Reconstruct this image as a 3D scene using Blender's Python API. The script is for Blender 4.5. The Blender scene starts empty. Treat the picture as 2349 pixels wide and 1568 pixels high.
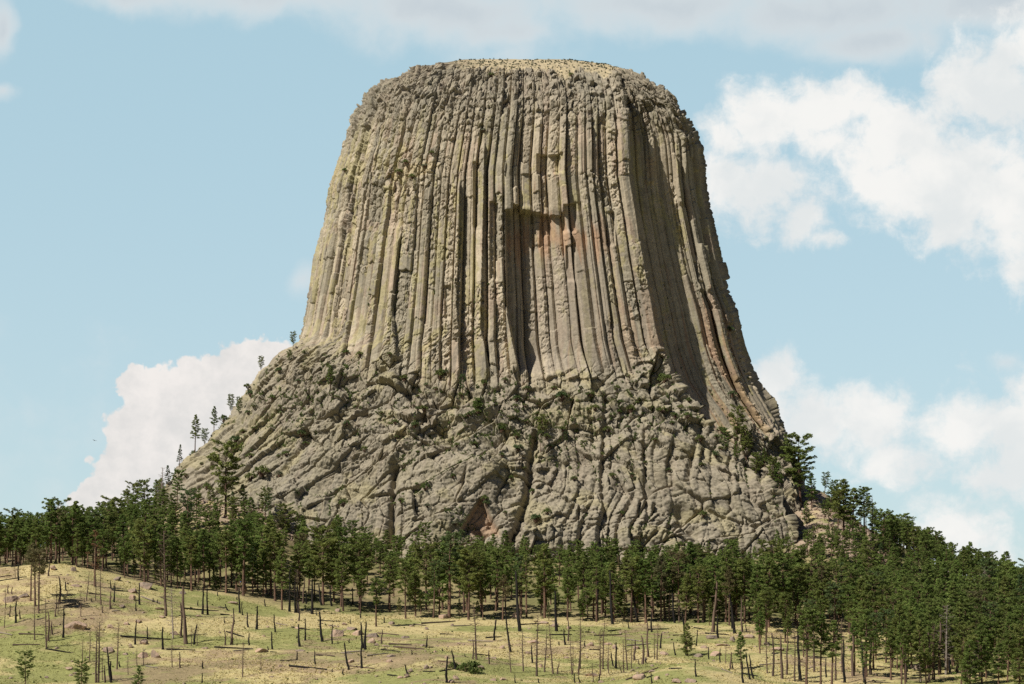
import bpy, math, random
import numpy as np
from mathutils import Vector, Matrix, Euler

C = bpy.context.scene.collection
R = math.radians
F, CX, HY = 5500.0, 1174.5, 1400.0        # focal length, centre column and horizon row of the photo (2349 px wide)

# ------------------------------------------------------------------ camera
cam = bpy.data.cameras.new('camera')
cam.sensor_width = 36.0
cam.lens = F / 2349.0 * 36.0
cam.shift_y = (HY - 784.0) / 2349.0        # a level camera with a rising front
cam.clip_start, cam.clip_end = 1.0, 30000.0
cam_o = bpy.data.objects.new('camera', cam)
cam_o.rotation_euler = (R(90), 0, 0)
C.objects.link(cam_o)
bpy.context.scene.camera = cam_o

# ------------------------------------------------------------------ light
SUN_AZ, SUN_EL = R(51), R(47)              # azimuth to the left of straight behind the camera
sun = bpy.data.lights.new('sun', 'SUN')
sun.energy, sun.angle, sun.color = 5.0, R(0.5), (1.0, 0.945, 0.85)
sun_o = bpy.data.objects.new('sun', sun)
S = Vector((-math.sin(SUN_AZ) * math.cos(SUN_EL), -math.cos(SUN_AZ) * math.cos(SUN_EL), math.sin(SUN_EL)))
sun_o.rotation_euler = S.to_track_quat('Z', 'Y').to_euler()
sun_o.location = S * 900
C.objects.link(sun_o)
vs = bpy.context.scene.view_settings
vs.view_transform, vs.look, vs.exposure, vs.gamma, vs.use_curve_mapping = 'Standard', 'None', 0.3, 1.0, False

# ------------------------------------------------------------------ sky and clouds (all by direction)
W = bpy.data.worlds.new('World')
bpy.context.scene.world = W
W.use_nodes = True
nt = W.node_tree
nt.nodes.clear()
def nd(t, typ, **kw):
    n = t.nodes.new(typ)
    for k, v in kw.items():
        setattr(n, k, v)
    return n
def lk(t, a, b):
    t.links.new(a, b)
def mth(t, op, a, b=None, c=None, clamp=False):
    n = nd(t, 'ShaderNodeMath', operation=op, use_clamp=clamp)
    for i, v in enumerate((a, b, c)):
        if v is None:
            continue
        if isinstance(v, (int, float)):
            n.inputs[i].default_value = v
        else:
            lk(t, v, n.inputs[i])
    return n.outputs[0]
def sstep(t, x, lo, hi, o0=0.0, o1=1.0):
    n = nd(t, 'ShaderNodeMapRange', interpolation_type='SMOOTHSTEP', clamp=True)
    lk(t, x, n.inputs['Value'])
    for k, v in (('From Min', lo), ('From Max', hi), ('To Min', o0), ('To Max', o1)):
        n.inputs[k].default_value = v
    return n.outputs['Result']
def mixc(t, fac, a, b, blend='MIX'):
    n = nd(t, 'ShaderNodeMix', data_type='RGBA', blend_type=blend)
    for s, v in ((n.inputs[0], fac), (n.inputs[6], a), (n.inputs[7], b)):
        if isinstance(v, (int, float)):
            s.default_value = v
        elif isinstance(v, tuple):
            s.default_value = v if len(v) == 4 else (*v, 1)
        else:
            lk(t, v, s)
    return n.outputs[2]
def noise(t, vec, scale, detail=6, rough=0.55, dist=0.0):
    n = nd(t, 'ShaderNodeTexNoise')
    n.inputs['Scale'].default_value, n.inputs['Detail'].default_value = scale, detail
    n.inputs['Roughness'].default_value, n.inputs['Distortion'].default_value = rough, dist
    lk(t, vec, n.inputs['Vector'])
    return n
tc = nd(nt, 'ShaderNodeTexCoord')
sep = nd(nt, 'ShaderNodeSeparateXYZ')
lk(nt, tc.outputs['Generated'], sep.inputs[0])
az = mth(nt, 'ARCTAN2', sep.outputs[0], sep.outputs[1])
el = mth(nt, 'ARCSINE', sep.outputs[2])
K = 5500.0 / 100.0                          # unit: 100 photo px at the frame's centre
comb = nd(nt, 'ShaderNodeCombineXYZ')
lk(nt, mth(nt, 'MULTIPLY', az, K), comb.inputs[0])
lk(nt, mth(nt, 'MULTIPLY', el, K), comb.inputs[1])
P = comb.outputs[0]
def warp(amount, scale, seed, detail=5):
    off = nd(nt, 'ShaderNodeVectorMath', operation='ADD')
    lk(nt, P, off.inputs[0]); off.inputs[1].default_value = (seed, seed * 1.7, seed * .3)
    n = noise(nt, off.outputs[0], scale, detail, .55)
    s = nd(nt, 'ShaderNodeVectorMath', operation='SUBTRACT')
    lk(nt, n.outputs['Color'], s.inputs[0]); s.inputs[1].default_value = (.5, .5, .5)
    m = nd(nt, 'ShaderNodeVectorMath', operation='MULTIPLY')
    lk(nt, s.outputs[0], m.inputs[0]); m.inputs[1].default_value = (amount, amount, 0)
    a = nd(nt, 'ShaderNodeVectorMath', operation='ADD')
    lk(nt, P, a.inputs[0]); lk(nt, m.outputs[0], a.inputs[1])
    return a.outputs[0]
def azel(px, py):
    u, v = (px - CX) / F, (HY - py) / F
    return math.atan(u) * K, math.atan(v / math.hypot(1, u)) * K
def blobs(vec, lst):
    """union of soft ellipses (x, y, rx, ry, weight, tilt), in photo px"""
    out = None
    for b in lst:
        x, y, rx, ry = b[:4]
        w = b[4] if len(b) > 4 else 1.0
        tilt = b[5] if len(b) > 5 else 0.0
        cx, cy = azel(x, y)
        mp = nd(nt, 'ShaderNodeMapping', vector_type='TEXTURE')
        mp.inputs['Location'].default_value = (cx, cy, 0)
        mp.inputs['Rotation'].default_value = (0, 0, R(tilt))
        mp.inputs['Scale'].default_value = (rx / 100, ry / 100, 1)
        lk(nt, vec, mp.inputs[0])
        ln = nd(nt, 'ShaderNodeVectorMath', operation='LENGTH')
        lk(nt, mp.outputs[0], ln.inputs[0])
        v = mth(nt, 'MULTIPLY_ADD', ln.outputs['Value'], -w, w)   # w * (1 - r)
        v = mth(nt, 'MAXIMUM', v, -1.0)
        out = v if out is None else mth(nt, 'SMOOTH_MAX', out, v, .25)
    return out
sky = nd(nt, 'ShaderNodeTexSky', sky_type='NISHITA', sun_disc=False)
sky.sun_elevation, sky.sun_rotation = SUN_EL, math.atan2(S.x, S.y)
sky.altitude, sky.air_density, sky.dust_density, sky.ozone_density = 1300, 1.0, .6, 1.5
up = sstep(nt, el, R(0), R(16))
pale = mixc(nt, up, (4.95, 6.45, 6.9, 1), (4.2, 6.12, 6.85, 1))
skyc = mixc(nt, sstep(nt, el, R(14.5), R(30)), mixc(nt, .2, pale, sky.outputs[0]), mixc(nt, 1.0, sky.outputs[0], (.30, .32, .38, 1), 'MULTIPLY'))
skyc = mixc(nt, sstep(nt, sep.outputs[1], .25, .6), mixc(nt, 1.0, sky.outputs[0], (.34, .36, .42, 1), 'MULTIPLY'), skyc)

# cumulus to the right: fluffy, torn edges
wr = warp(.6, .8, 3.1, 8)
fr = noise(nt, wr, 1.15, 12, .64)
right = blobs(wr, [(1760, 265, 150, 90), (1900, 250, 220, 90), (1670, 310, 70, 70, .8), (2080, 320, 220, 130), (1900, 330, 160, 70, .7),
    (2290, 200, 200, 150), (2400, 110, 150, 110), (2240, 420, 280, 150), (2400, 480, 230, 190), (2330, 625, 60, 60), (2120, 430, 240, 110),
    (1740, 430, 170, 110), (1840, 500, 80, 70, .8), (1640, 400, 70, 80), (1890, 550, 60, 25, .6), (2050, 410, 150, 60), (2200, 530, 150, 60, .9),
    (1770, 880, 80, 90, .9), (1860, 965, 170, 100), (1990, 970, 150, 100), (2060, 1050, 120, 80, .8), (2240, 970, 180, 90),
    (2360, 1000, 170, 170), (2180, 1215, 160, 90), (2300, 1090, 120, 70, .9), (2230, 1300, 120, 60, .8)])
rd = mth(nt, 'MULTIPLY_ADD', mth(nt, 'SUBTRACT', fr.outputs['Fac'], .5), 2.0, right)
rmask = sstep(nt, rd, -.1, .66)
# towering cumulus behind the left shoulder: crisp, cauliflower edge
vo = nd(nt, 'ShaderNodeTexVoronoi', feature='SMOOTH_F1')
wl = warp(.28, 1.3, 9.2, 5)
lk(nt, wl, vo.inputs['Vector']); vo.inputs['Scale'].default_value = 2.1
vo.inputs['Detail'].default_value = 3; vo.inputs['Roughness'].default_value = .55; vo.inputs['Smoothness'].default_value = .35
left = blobs(wl, [(330, 890, 85, 75), (300, 1010, 70, 110), (400, 960, 170, 150), (470, 880, 130, 90), (590, 850, 140, 95), (560, 960, 200, 180),
    (650, 830, 90, 60), (330, 1090, 150, 110), (240, 1150, 110, 70), (180, 1195, 90, 50), (430, 1100, 200, 140), (300, 1190, 220, 80)])
ld = mth(nt, 'MULTIPLY_ADD', mth(nt, 'SUBTRACT', .42, vo.outputs['Distance']), .34, left)
lmask = sstep(nt, ld, .0, .12)
# smooth high layer along the top, and faint wisps
wt = warp(.8, .5, 17.0, 6)
ft = noise(nt, wt, .7, 8, .55)
top = blobs(wt, [(300, -20, 220, 50, .8), (620, -10, 330, 75), (1000, 20, 320, 100), (1150, 80, 200, 70, .8), (1500, 10, 420, 85), (1900, 30, 400, 90), (2000, 95, 220, 60),
    (2300, 0, 300, 80), (10, 60, 50, 90, .9), (15, 210, 40, 25, .6), (700, 640, 40, 40, .45), (1150, 130, 160, 40, .5), (2310, 840, 40, 30, .5), (400, 1020, 700, 120, .12)])
td = mth(nt, 'MULTIPLY_ADD', mth(nt, 'SUBTRACT', ft.outputs['Fac'], .5), 1.2, top)
tmask = sstep(nt, td, -.12, .75)
def scalec(fac_socket, c0, c1):
    return mixc(nt, fac_socket, c0, c1)
SK = 8.4                                    # cloud radiance on the sky texture's own scale
def cl(r, g, b):
    return (r * SK, g * SK, b * SK, 1)
shade_r = sstep(nt, noise(nt, wr, .42, 5, .55).outputs['Fac'], .38, .62)
shade_l = sstep(nt, noise(nt, wl, .8, 5, .6).outputs['Fac'], .35, .65)
c = mixc(nt, mth(nt, 'MULTIPLY', tmask, .85), skyc, scalec(sstep(nt, td, .2, 1.1), cl(.80, .84, .85), cl(.64, .69, .73)))
c = mixc(nt, mth(nt, 'MULTIPLY', lmask, .96), c, scalec(shade_l, cl(.80, .78, .76), cl(.97, .92, .88)))
c = mixc(nt, mth(nt, 'MULTIPLY', rmask, .97), c, scalec(shade_r, cl(.84, .87, .87), cl(1.0, .99, .96)))
bg = nd(nt, 'ShaderNodeBackground')
bg.inputs['Strength'].default_value = .09
lk(nt, c, bg.inputs['Color'])
wo = nd(nt, 'ShaderNodeOutputWorld')
lk(nt, bg.outputs[0], wo.inputs['Surface'])
W.cycles.sampling_method = 'MANUAL'
W.cycles.sample_map_resolution = 512
cy = bpy.context.scene.cycles
cy.max_bounces, cy.diffuse_bounces, cy.glossy_bounces, cy.transmission_bounces = 8, 4, 1, 5
cy.use_denoising = False
cy.caustics_reflective = cy.caustics_refractive = False
cy.use_adaptive_sampling = False

# ------------------------------------------------------------------ numpy noise
def h2(i, j, seed):
    n = (i.astype(np.int64) * 374761393 + j.astype(np.int64) * 668265263 + seed * 974634721) & 0xffffffff
    n = ((n ^ (n >> 13)) * 1274126177) & 0xffffffff
    n = ((n ^ (n >> 16)) * 2246822519) & 0xffffffff
    return ((n ^ (n >> 15)) & 0xffffff) / float(0x1000000)
def vnoise(x, y, seed):
    x, y = np.broadcast_arrays(np.asarray(x, float), np.asarray(y, float))
    i, j = np.floor(x), np.floor(y)
    fx, fy = x - i, y - j
    fx, fy = fx * fx * fx * (fx * (fx * 6 - 15) + 10), fy * fy * fy * (fy * (fy * 6 - 15) + 10)
    a, b, c_, d = h2(i, j, seed), h2(i + 1, j, seed), h2(i, j + 1, seed), h2(i + 1, j + 1, seed)
    return (a * (1 - fx) + b * fx) * (1 - fy) + (c_ * (1 - fx) + d * fx) * fy
def fbm(x, y, seed, oct=4, gain=.5):
    v, a, t = 0, 1.0, 0
    for o in range(oct):
        v = v + a * vnoise(x * 2 ** o + 17.3 * o, y * 2 ** o + 9.1 * o, seed + o)
        t += a; a *= gain
    return v / t - .5
def worley(x, y, seed):
    i0, j0 = np.floor(x), np.floor(y)
    f1 = np.full(x.shape, 9.0); f2 = np.full(x.shape, 9.0)
    idn = np.zeros(x.shape); vx = np.zeros(x.shape); vy = np.zeros(x.shape)
    for di in (-1, 0, 1):
        for dj in (-1, 0, 1):
            i, j = i0 + di, j0 + dj
            ax = i + .1 + .8 * h2(i, j, seed) - x
            ay = j + .1 + .8 * h2(i, j, seed + 1) - y
            d = np.sqrt(ax * ax + ay * ay)
            near = d < f1
            f2 = np.where(near, f1, np.minimum(f2, d))
            f1 = np.where(near, d, f1)
            idn = np.where(near, h2(i, j, seed + 2), idn)
            vx = np.where(near, ax, vx); vy = np.where(near, ay, vy)
    return f1, f2, idn, vx, vy
def ss(x, lo, hi):
    t = np.clip((x - lo) / (hi - lo), 0, 1)
    return t * t * (3 - 2 * t)
def blocks(x, y, sx, sy, ang, seed, dome=.18, off=.5, tilt=.8):
    """jointed blocks: flat cells with their own offset and tilt, bevelled joints of uneven depth; returns displacement, joint distance, cell random"""
    ca, sa = math.cos(R(ang)), math.sin(R(ang))
    u, v = (x * ca + y * sa) / sx, (-x * sa + y * ca) / sy
    u, v = u + .8 * (vnoise(u * .5, v * .5, seed + 52) - .5) + .07 * (vnoise(u * 2, v * 2, seed + 50) - .5), v + .8 * (vnoise(u * .5 + 9, v * .5, seed + 53) - .5) + .07 * (vnoise(u * 2 + 5, v * 2, seed + 51) - .5)
    f1, f2, idn, vx, vy = worley(u, v, seed)
    e = f2 - f1
    rx, ry = (idn * 57.3) % 1 - .5, (idn * 191.7) % 1 - .5
    s = min(sx, sy)
    dp = dome * (.2 + 1.7 * vnoise(u * 1.3, v * 1.3, seed + 60))
    d = s * (dp * .45 * ss(e, 0, .10) - dp * 1.35 * np.exp(-(e / .05) ** 2) * ss(vnoise(u * 1.1 + 3, v * 1.1, seed + 62), .28, .5) + off * (idn - .5) + tilt * (vx * rx + vy * ry))
    return d, e, idn

def mesh_np(name, verts, faces, mats, parent=None, smooth=True, cols=None, fmat=None):
    verts = np.asarray(verts, np.float32); faces = np.asarray(faces, np.int32)
    me = bpy.data.meshes.new(name)
    k = faces.shape[1]
    me.vertices.add(len(verts)); me.vertices.foreach_set('co', verts.ravel())
    me.loops.add(faces.size); me.loops.foreach_set('vertex_index', faces.ravel())
    me.polygons.add(len(faces))
    me.polygons.foreach_set('loop_start', np.arange(0, faces.size, k, dtype=np.int32))
    me.polygons.foreach_set('loop_total', np.full(len(faces), k, np.int32))
    me.polygons.foreach_set('use_smooth', np.full(len(faces), smooth, bool))
    for m in (mats if isinstance(mats, (list, tuple)) else [mats]):
        me.materials.append(m)
    if fmat is not None:
        me.polygons.foreach_set('material_index', fmat.astype(np.int32))
    for nm, arr in (cols or {}).items():
        a = me.color_attributes.new(nm, 'FLOAT_COLOR', 'POINT')
        a.data.foreach_set('color', np.asarray(arr, np.float32).ravel())
    me.update(calc_edges=True)
    o = bpy.data.objects.new(name, me)
    C.objects.link(o)
    if parent is not None:
        o.parent = parent
    return o
def grid_faces(nr, nc):
    i = np.arange(nr * nc).reshape(nr, nc)
    return np.stack([i[:-1, :-1], i[:-1, 1:], i[1:, 1:], i[1:, :-1]], -1)

def material(name, rough=.9):
    m = bpy.data.materials.new(name)
    m.use_nodes = True
    t = m.node_tree
    b = t.nodes['Principled BSDF']
    b.inputs['Roughness'].default_value = rough
    b.inputs['Specular IOR Level'].default_value = .12
    return m, t, b
def bump(t, b, height, strength, dist):
    n = nd(t, 'ShaderNodeBump')
    n.inputs['Strength'].default_value, n.inputs['Distance'].default_value = strength, dist
    lk(t, height, n.inputs['Height']); lk(t, n.outputs[0], b.inputs['Normal'])

# ------------------------------------------------------------------ the tower's materials
M_rock, t, b = material('jointed_rock')
va = nd(t, 'ShaderNodeVertexColor', layer_name='col')
co = nd(t, 'ShaderNodeTexCoord').outputs['Object']
n1 = noise(t, co, .9, 8, .65); n2 = noise(t, co, .22, 6, .6); n3 = noise(t, co, 3.5, 4, .6)
k = mth(t, 'ADD', mth(t, 'MULTIPLY', n1.outputs['Fac'], 1.0), mth(t, 'MULTIPLY', n2.outputs['Fac'], .6))
k = mth(t, 'ADD', k, mth(t, 'MULTIPLY_ADD', n3.outputs['Fac'], .4, -.05))
cmb = nd(t, 'ShaderNodeCombineColor')
for i_ in range(3):
    lk(t, k, cmb.inputs[i_])
lk(t, mixc(t, 1.0, va.outputs[0], cmb.outputs[0], 'MULTIPLY'), b.inputs['Base Color'])
bump(t, b, mth(t, 'ADD', n1.outputs['Fac'], mth(t, 'MULTIPLY', n3.outputs['Fac'], .35)), .5, .35)

# ------------------------------------------------------------------ the tower: plan and profile
YC = 1100.0
NR, N1, N2, N3 = 920, 1050, 300, 180
Z = np.concatenate([np.linspace(6, 226, NR - 150, endpoint=False), np.linspace(226, 252.5, 150)])
def smooth_rows(a, k=9):
    p = np.pad(a, k, mode='edge')
    w = np.hanning(2 * k + 3)[1:-1]; w /= w.sum()
    return np.convolve(p, w, 'valid')
PYS = HY - F * Z / YC
def prof(lst):
    a = np.array(lst, float)
    return np.interp(PYS, a[:, 0], a[:, 1])
xl = prof([(126, 1075), (133, 1065), (141, 1030), (152, 965), (164, 920), (178, 890), (192, 862), (210, 840), (230, 822), (265, 802), (310, 789), (365, 772), (430, 750), (500, 741), (540, 731), (590, 717),
           (650, 710), (700, 701), (750, 690), (785, 675), (800, 655), (825, 610), (850, 580), (900, 545), (940, 520), (970, 498), (1010, 460), (1050, 428), (1080, 400),
           (1115, 370), (1150, 345), (1250, 300), (1400, 280)])
xr = prof([(126, 1290), (133, 1300), (141, 1350), (152, 1415), (164, 1455), (178, 1490), (205, 1528), (240, 1560), (285, 1592), (330, 1608), (400, 1616), (470, 1621), (540, 1634), (610, 1649), (680, 1668),
           (720, 1687), (780, 1705), (840, 1725), (890, 1746), (940, 1770), (990, 1790), (1030, 1810), (1075, 1845), (1110, 1870), (1250, 1900), (1400, 1920)])
xl = xl + np.interp(PYS, [120, 142, 178, 202, 250, 300, 420, 700, 780, 820, 900, 1000, 1150], [5, 10, 34, 18, 18, 8, 9, 7, 12, 18, 28, 30, 30])
xr = xr + np.interp(PYS, [120, 142, 178, 202, 250, 300, 340, 420, 500, 700, 800, 900, 1000, 1060, 1150], [-5, -20, -40, -42, -20, -20, -8, -6, 0, 0, -6, -4, 8, -4, -40])
XL, XR = smooth_rows((xl - CX) * YC / F, 5), smooth_rows((xr - CX) * YC / F, 5)
DF = smooth_rows(np.interp(Z, [6, 26, 45, 60, 85, 100, 108, 130, 180, 205, 216, 224, 231, 237, 242, 246, 249, 251, 252.5],
                              [94, 90, 81, 73, 61, 53, 50, 47.5, 44, 42, 39.5, 36, 31, 25, 20, 14, 8, 4, 1.5]), 9)
DC = np.where(DF > 0, DF * .88, DF)
YK = YC - DC
pyk = HY - F * Z / YK
ck = np.array([(130, 1290), (150, 1380), (170, 1412), (200, 1428), (250, 1438), (400, 1447), (470, 1456), (600, 1480), (700, 1500), (780, 1515), (860, 1540), (905, 1572), (930, 1595), (1000, 1640), (1060, 1705),
               (1130, 1775), (1190, 1815), (1250, 1825), (1400, 1830)], float)
XK = smooth_rows((np.interp(pyk, ck[:, 0], ck[:, 1]) - CX) * YK / F, 6)
XK = np.minimum(XK, XR - 3)
# face 1: left edge to the buttress; dense arc-length-like spacing
a1 = np.linspace(0, 1, N1)
w1 = a1 ** 1.35                                   # more columns on the turning left flank
WK = ((XK - XL) / (XR - XL))[:, None]
w = w1[None, :] * WK
shape_l = (1 - np.abs(1 - np.clip(w / .5, 0, 1)) ** 2.5) ** (1 / 2.1)
shape_r = 1 - .12 * np.clip((w - .5) / np.maximum(WK - .5, .05), 0, 1) ** 2
shp = np.where(w < .5, shape_l, shape_r)
X1 = XL[:, None] + w * (XR - XL)[:, None]
Y1 = YC - np.where(DF[:, None] > 0, DF[:, None] * shp, DF[:, None] * np.sqrt(np.clip(shp, 0, 1)))
# face 2: behind the buttress, round to the right edge
a2 = np.linspace(0, 1, N2 + 1)[1:]
g = np.interp(a2, [0, .01, .03, .08, .16, .3, .5, .72, .88, 1], [0, .28, .44, .50, .53, .555, .58, .64, .76, 1.0])
W2 = (XR - XK)
rec = np.interp(Z, [6, 60, 100, 150, 195, 215, 228, 238, 251], [34, 40, 40, 36, 33, 26, 15, 5, 1])
X2 = XK[:, None] + W2[:, None] * a2[None, :]
dsh = .88 * np.interp(Z, [6, 26, 60, 85, 108, 130, 180, 205, 216, 224, 231, 237, 242, 246, 249, 251, 252.5], [70, 64, 55, 51.5, 49, 47.5, 44, 42, 39.5, 36, 31, 25, 20, 14, 8, 4, 1.5])
h_ = np.interp(a2, [0, .01, .03, .06], [0, .55, .9, 1])[None, :]
Y2 = Y1[:, -1:] * (1 - h_) + h_ * (YC - dsh[:, None] + rec[:, None] * g[None, :])
# the far side
a3 = np.linspace(0, 1, N3 + 2)[1:-1]
th = a3 * math.pi
DB = np.interp(Z, [6, 100, 200, 232, 246, 251], [75, 48, 42, 40, 34, 26])
xm, hw = (XL + XR) / 2, (XR - XL) / 2
yend = Y2[:, -1:] * (1 - a3)[None, :] + Y1[:, :1] * a3[None, :]
X3 = xm[:, None] + hw[:, None] * np.cos(th)[None, :]
Y3 = yend + DB[:, None] * np.sin(th)[None, :] ** .8
BX, BY = np.concatenate([X1, X2, X3], 1), np.concatenate([Y1, Y2, Y3], 1)
NCOL = BX.shape[1]
BZ = np.repeat(Z[:, None], NCOL, 1)
# outward normals of the smooth body
def normals(x, y, z):
    def dc(a): return np.roll(a, -3, 1) - np.roll(a, 3, 1)
    def dr(a): return np.gradient(a, axis=0)
    ax, ay, az_ = dc(x), dc(y), dc(z); bx, by, bz = dr(x), dr(y), dr(z)
    n = np.stack([ay * bz - az_ * by, az_ * bx - ax * bz, ax * by - ay * bx], -1)
    return n / np.maximum(np.linalg.norm(n, axis=-1, keepdims=True), 1e-9)
NRM = normals(BX, BY, BZ)
PX, PY = CX + F * BX / BY, HY - F * BZ / BY       # where the smooth body falls in the photo: features are surveyed from it
PXf = np.where(np.arange(NCOL)[None, :] < N1 + N2, PX, -999)
E = np.concatenate([a1 * 215, 215 + a2 * 52, 267 + a3 * 330])[None, :] + 0 * BX     # metres round the body

# ------------------------------------------------------------------ columns
vl = np.interp(PYS, [130, 192, 230, 265, 310, 430, 540, 650, 785, 850, 1000, 1400], [850, 830, 815, 802, 789, 752, 731, 710, 680, 662, 625, 560])
vk = np.interp(pyk, [130, 200, 250, 400, 600, 780, 860, 1000, 1400], [1400, 1428, 1438, 1447, 1480, 1515, 1545, 1580, 1640])
XV, KV = smooth_rows((vl - CX) * YC / F, 9)[:, None], smooth_rows((vk - CX) * YK / F, 9)[:, None]
EC = E.copy()
EC[:, :N1] = np.clip((X1 - XV) / (KV - XV), 0.0005, 1.1) ** (1 / 1.35) * 215
EC[:, :N1] = np.minimum(EC[:, :N1], 214.9)
rng = np.random.default_rng(11)
wid = []
tot = 0
while tot < 600:
    x_ = tot
    base = np.interp(x_, [0, 30, 60, 130, 215, 216, 267, 600], [3.6, 3.9, 5.2, 5.6, 5.2, 3.9, 3.7, 6])
    wv = base * rng.uniform(.6, 1.4)
    wid.append(wv); tot += wv
bnd = np.concatenate([[0], np.cumsum(wid)])
NCL = len(wid)
wid = np.array(wid)
zz = BZ
Ew = EC + .32 * (vnoise(E * .16, zz * .02, 21) - .5) * 2 + .13 * (vnoise(E * .3, zz * .11, 22) - .5) * 2
Ew = np.clip(Ew, 0, bnd[-2] - .01)
idx = np.clip(np.searchsorted(bnd, Ew, side='right') - 1, 0, NCL - 1)
v = (Ew - bnd[idx]) / wid[idx]
f1_, f2_ = rng.uniform(.12, .36, NCL), rng.uniform(.6, .86, NCL)
dl_, dr_ = rng.uniform(.04, .36, NCL), rng.uniform(.12, .55, NCL)
tl_ = rng.uniform(-.12, .12, NCL)
fl, fr_ = f1_[idx], f2_[idx]
facet = np.minimum(0, np.minimum((v - fl) / fl * dl_[idx], (fr_ - v) / (1 - fr_) * dr_[idx])) * wid[idx] + (v - .5) * tl_[idx] * wid[idx]
edge_m = np.minimum(v, 1 - v) * wid[idx]
crk_w = rng.uniform(.0, 1.5, NCL)
crack = -np.exp(-(edge_m / .2) ** 2) * crk_w[idx] * 1.15
mid_ = rng.uniform(.3, .7, NCL); mid_w = np.where(rng.random(NCL) < .45, rng.uniform(.25, .8, NCL), 0)
crack = crack - np.exp(-(((v - mid_[idx] + .06 * (vnoise(zz * .15, E * .1, 23) - .5)) * wid[idx]) / .14) ** 2) * mid_w[idx] * ss(vnoise(zz * .06, idx * 1.0, 24), .35, .55)
# blocks along each column: break levels, spacing by height and by region
offt = np.zeros((NCL, NR)); jnt = np.zeros((NCL, NR)); tint = np.zeros((NCL, NR)); rough_k = np.zeros((NCL, NR))
for k_ in range(NCL):
    ec = bnd[k_] + wid[k_] / 2
    zc = 0.0
    o = rng.normal(0, .55)
    base_o = rng.normal(0, .75)
    while zc < 260:
        if zc > 226: L = rng.uniform(1.6, 3.6)
        elif zc > 205: L = rng.uniform(2.2, 7)
        elif ec < 110 and zc > 165: L = rng.uniform(3, 8)
        elif ec < 70: L = rng.uniform(3.5, 16)
        else: L = rng.uniform(5, 34)
        sel = (Z >= zc) & (Z < zc + L)
        o = np.clip(o * .8 + rng.normal(0, .42 if zc < 200 else .5), -1.5, 1.5)
        if rng.random() < .16: o += rng.choice([-1.4, 1.2])
        offt[k_, sel] = o + base_o
        tint[k_, sel] = rng.normal(0, 1)
        rough_k[k_, sel] = rng.random()
        d = np.abs(Z - zc)
        jnt[k_] = np.minimum(jnt[k_], -np.exp(-(d / .3) ** 2) * rng.uniform(.15, .8))
        zc += L
rowi = np.arange(NR)[:, None] + np.zeros((1, NCOL), int)
# joints are not perfectly level
jrow = np.clip(rowi + np.round(7 * (vnoise(E * .5, zz * .2, 31) - .5) + (v - .5) * 10 * (h2(idx, idx * 0 + 1, 5) - .5)), 0, NR - 1).astype(int)
colo = offt[idx, jrow]
colj = jnt[idx, jrow]
colt = tint[idx, jrow]
colr = rough_k[idx, jrow]
knob = fbm(E * .35, zz * .35, 41, 5, .55)
knob2 = np.abs(fbm(E * .9, zz * .6, 45, 4, .55))
chips = blocks(E, zz, 2.6, 2.0, 12, 63, .05, .3, .9)[0]
hi = ss(BZ + 8 * fbm(E * .06, zz * .03, 49, 3), 203, 230)                              # broken, blocky upper rim
rgh = ss(colr, .45, .8) * (.4 + .6 * ss(fbm(E * .05, zz * .03, 47, 3), -.1, .12))
rgh = np.maximum(rgh, .55 * ss(-PXf, -1060, -820) * ss(-PY, -640, -480))
col_d = facet * (1 - .7 * hi) + crack * (1 - .3 * hi) + colo * (1 - .45 * hi) + colj * (.4 + 1.3 * rgh) + knob * (.2 + .9 * rgh + .7 * hi) + knob2 * (-.25 - 2.0 * rgh) + chips * (.12 + 1.1 * rgh + .35 * hi)
bt, bte, bti = blocks(E, zz, 4.2, 3.0, 6, 61, .35, .7, 1.2)
col_d = col_d + hi * (bt * 1.0) + hi * fbm(E * .12, zz * .12, 43, 3) * 2

f2m = np.zeros(NCOL); f2m[N1:N1 + N2] = ss(a2, .0, .04) * (1 - ss(a2, .45, .62))
f2m = f2m[None, :] * (1 - ss(BZ, 205, 228))
col_d = col_d * (1 - .75 * f2m)
lef = ss(-EC, -120, -90) * (1 - hi)
col_d = col_d * (1 - .38 * lef)
# survey features on the front (photo px)
def path(py_, pts):
    a = np.array(pts, float)
    return np.interp(py_, a[:, 0], a[:, 1])
def band(py_, y0, y1, f=10):
    return ss(py_, y0 - f, y0 + f) * (1 - ss(py_, y1 - f, y1 + f))
jag = (h2(idx, idx * 0, 91) - .5)
def rib(pts, y0, y1, amp, L):
    x = path(PY, pts)
    d = x - PXf
    return np.where(d > 0, np.exp(-d / L) * amp, 0) * band(PY + jag * 30, y0, y1, 14)
feat = rib([(450, 950), (560, 918), (700, 903), (830, 912)], 520, 840, 3.6, 26)
feat += rib([(330, 1058), (600, 1052), (700, 1048), (860, 1062)], 420, 860, 2.2, 24)
feat += rib([(330, 1112), (600, 1106), (750, 1102), (860, 1128)], 330, 860, 3.0, 18)
feat += rib([(300, 1166), (470, 1152), (700, 1158), (860, 1190)], 380, 870, 1.6, 30)
feat += rib([(540, 800), (700, 770)], 480, 760, 1.5, 20)
feat += rib([(230, 1350), (500, 1370), (700, 1400)], 300, 760, 1.4, 22)
feat += rib([(260, 850), (560, 790)], 270, 520, 2.2, 16)
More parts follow.
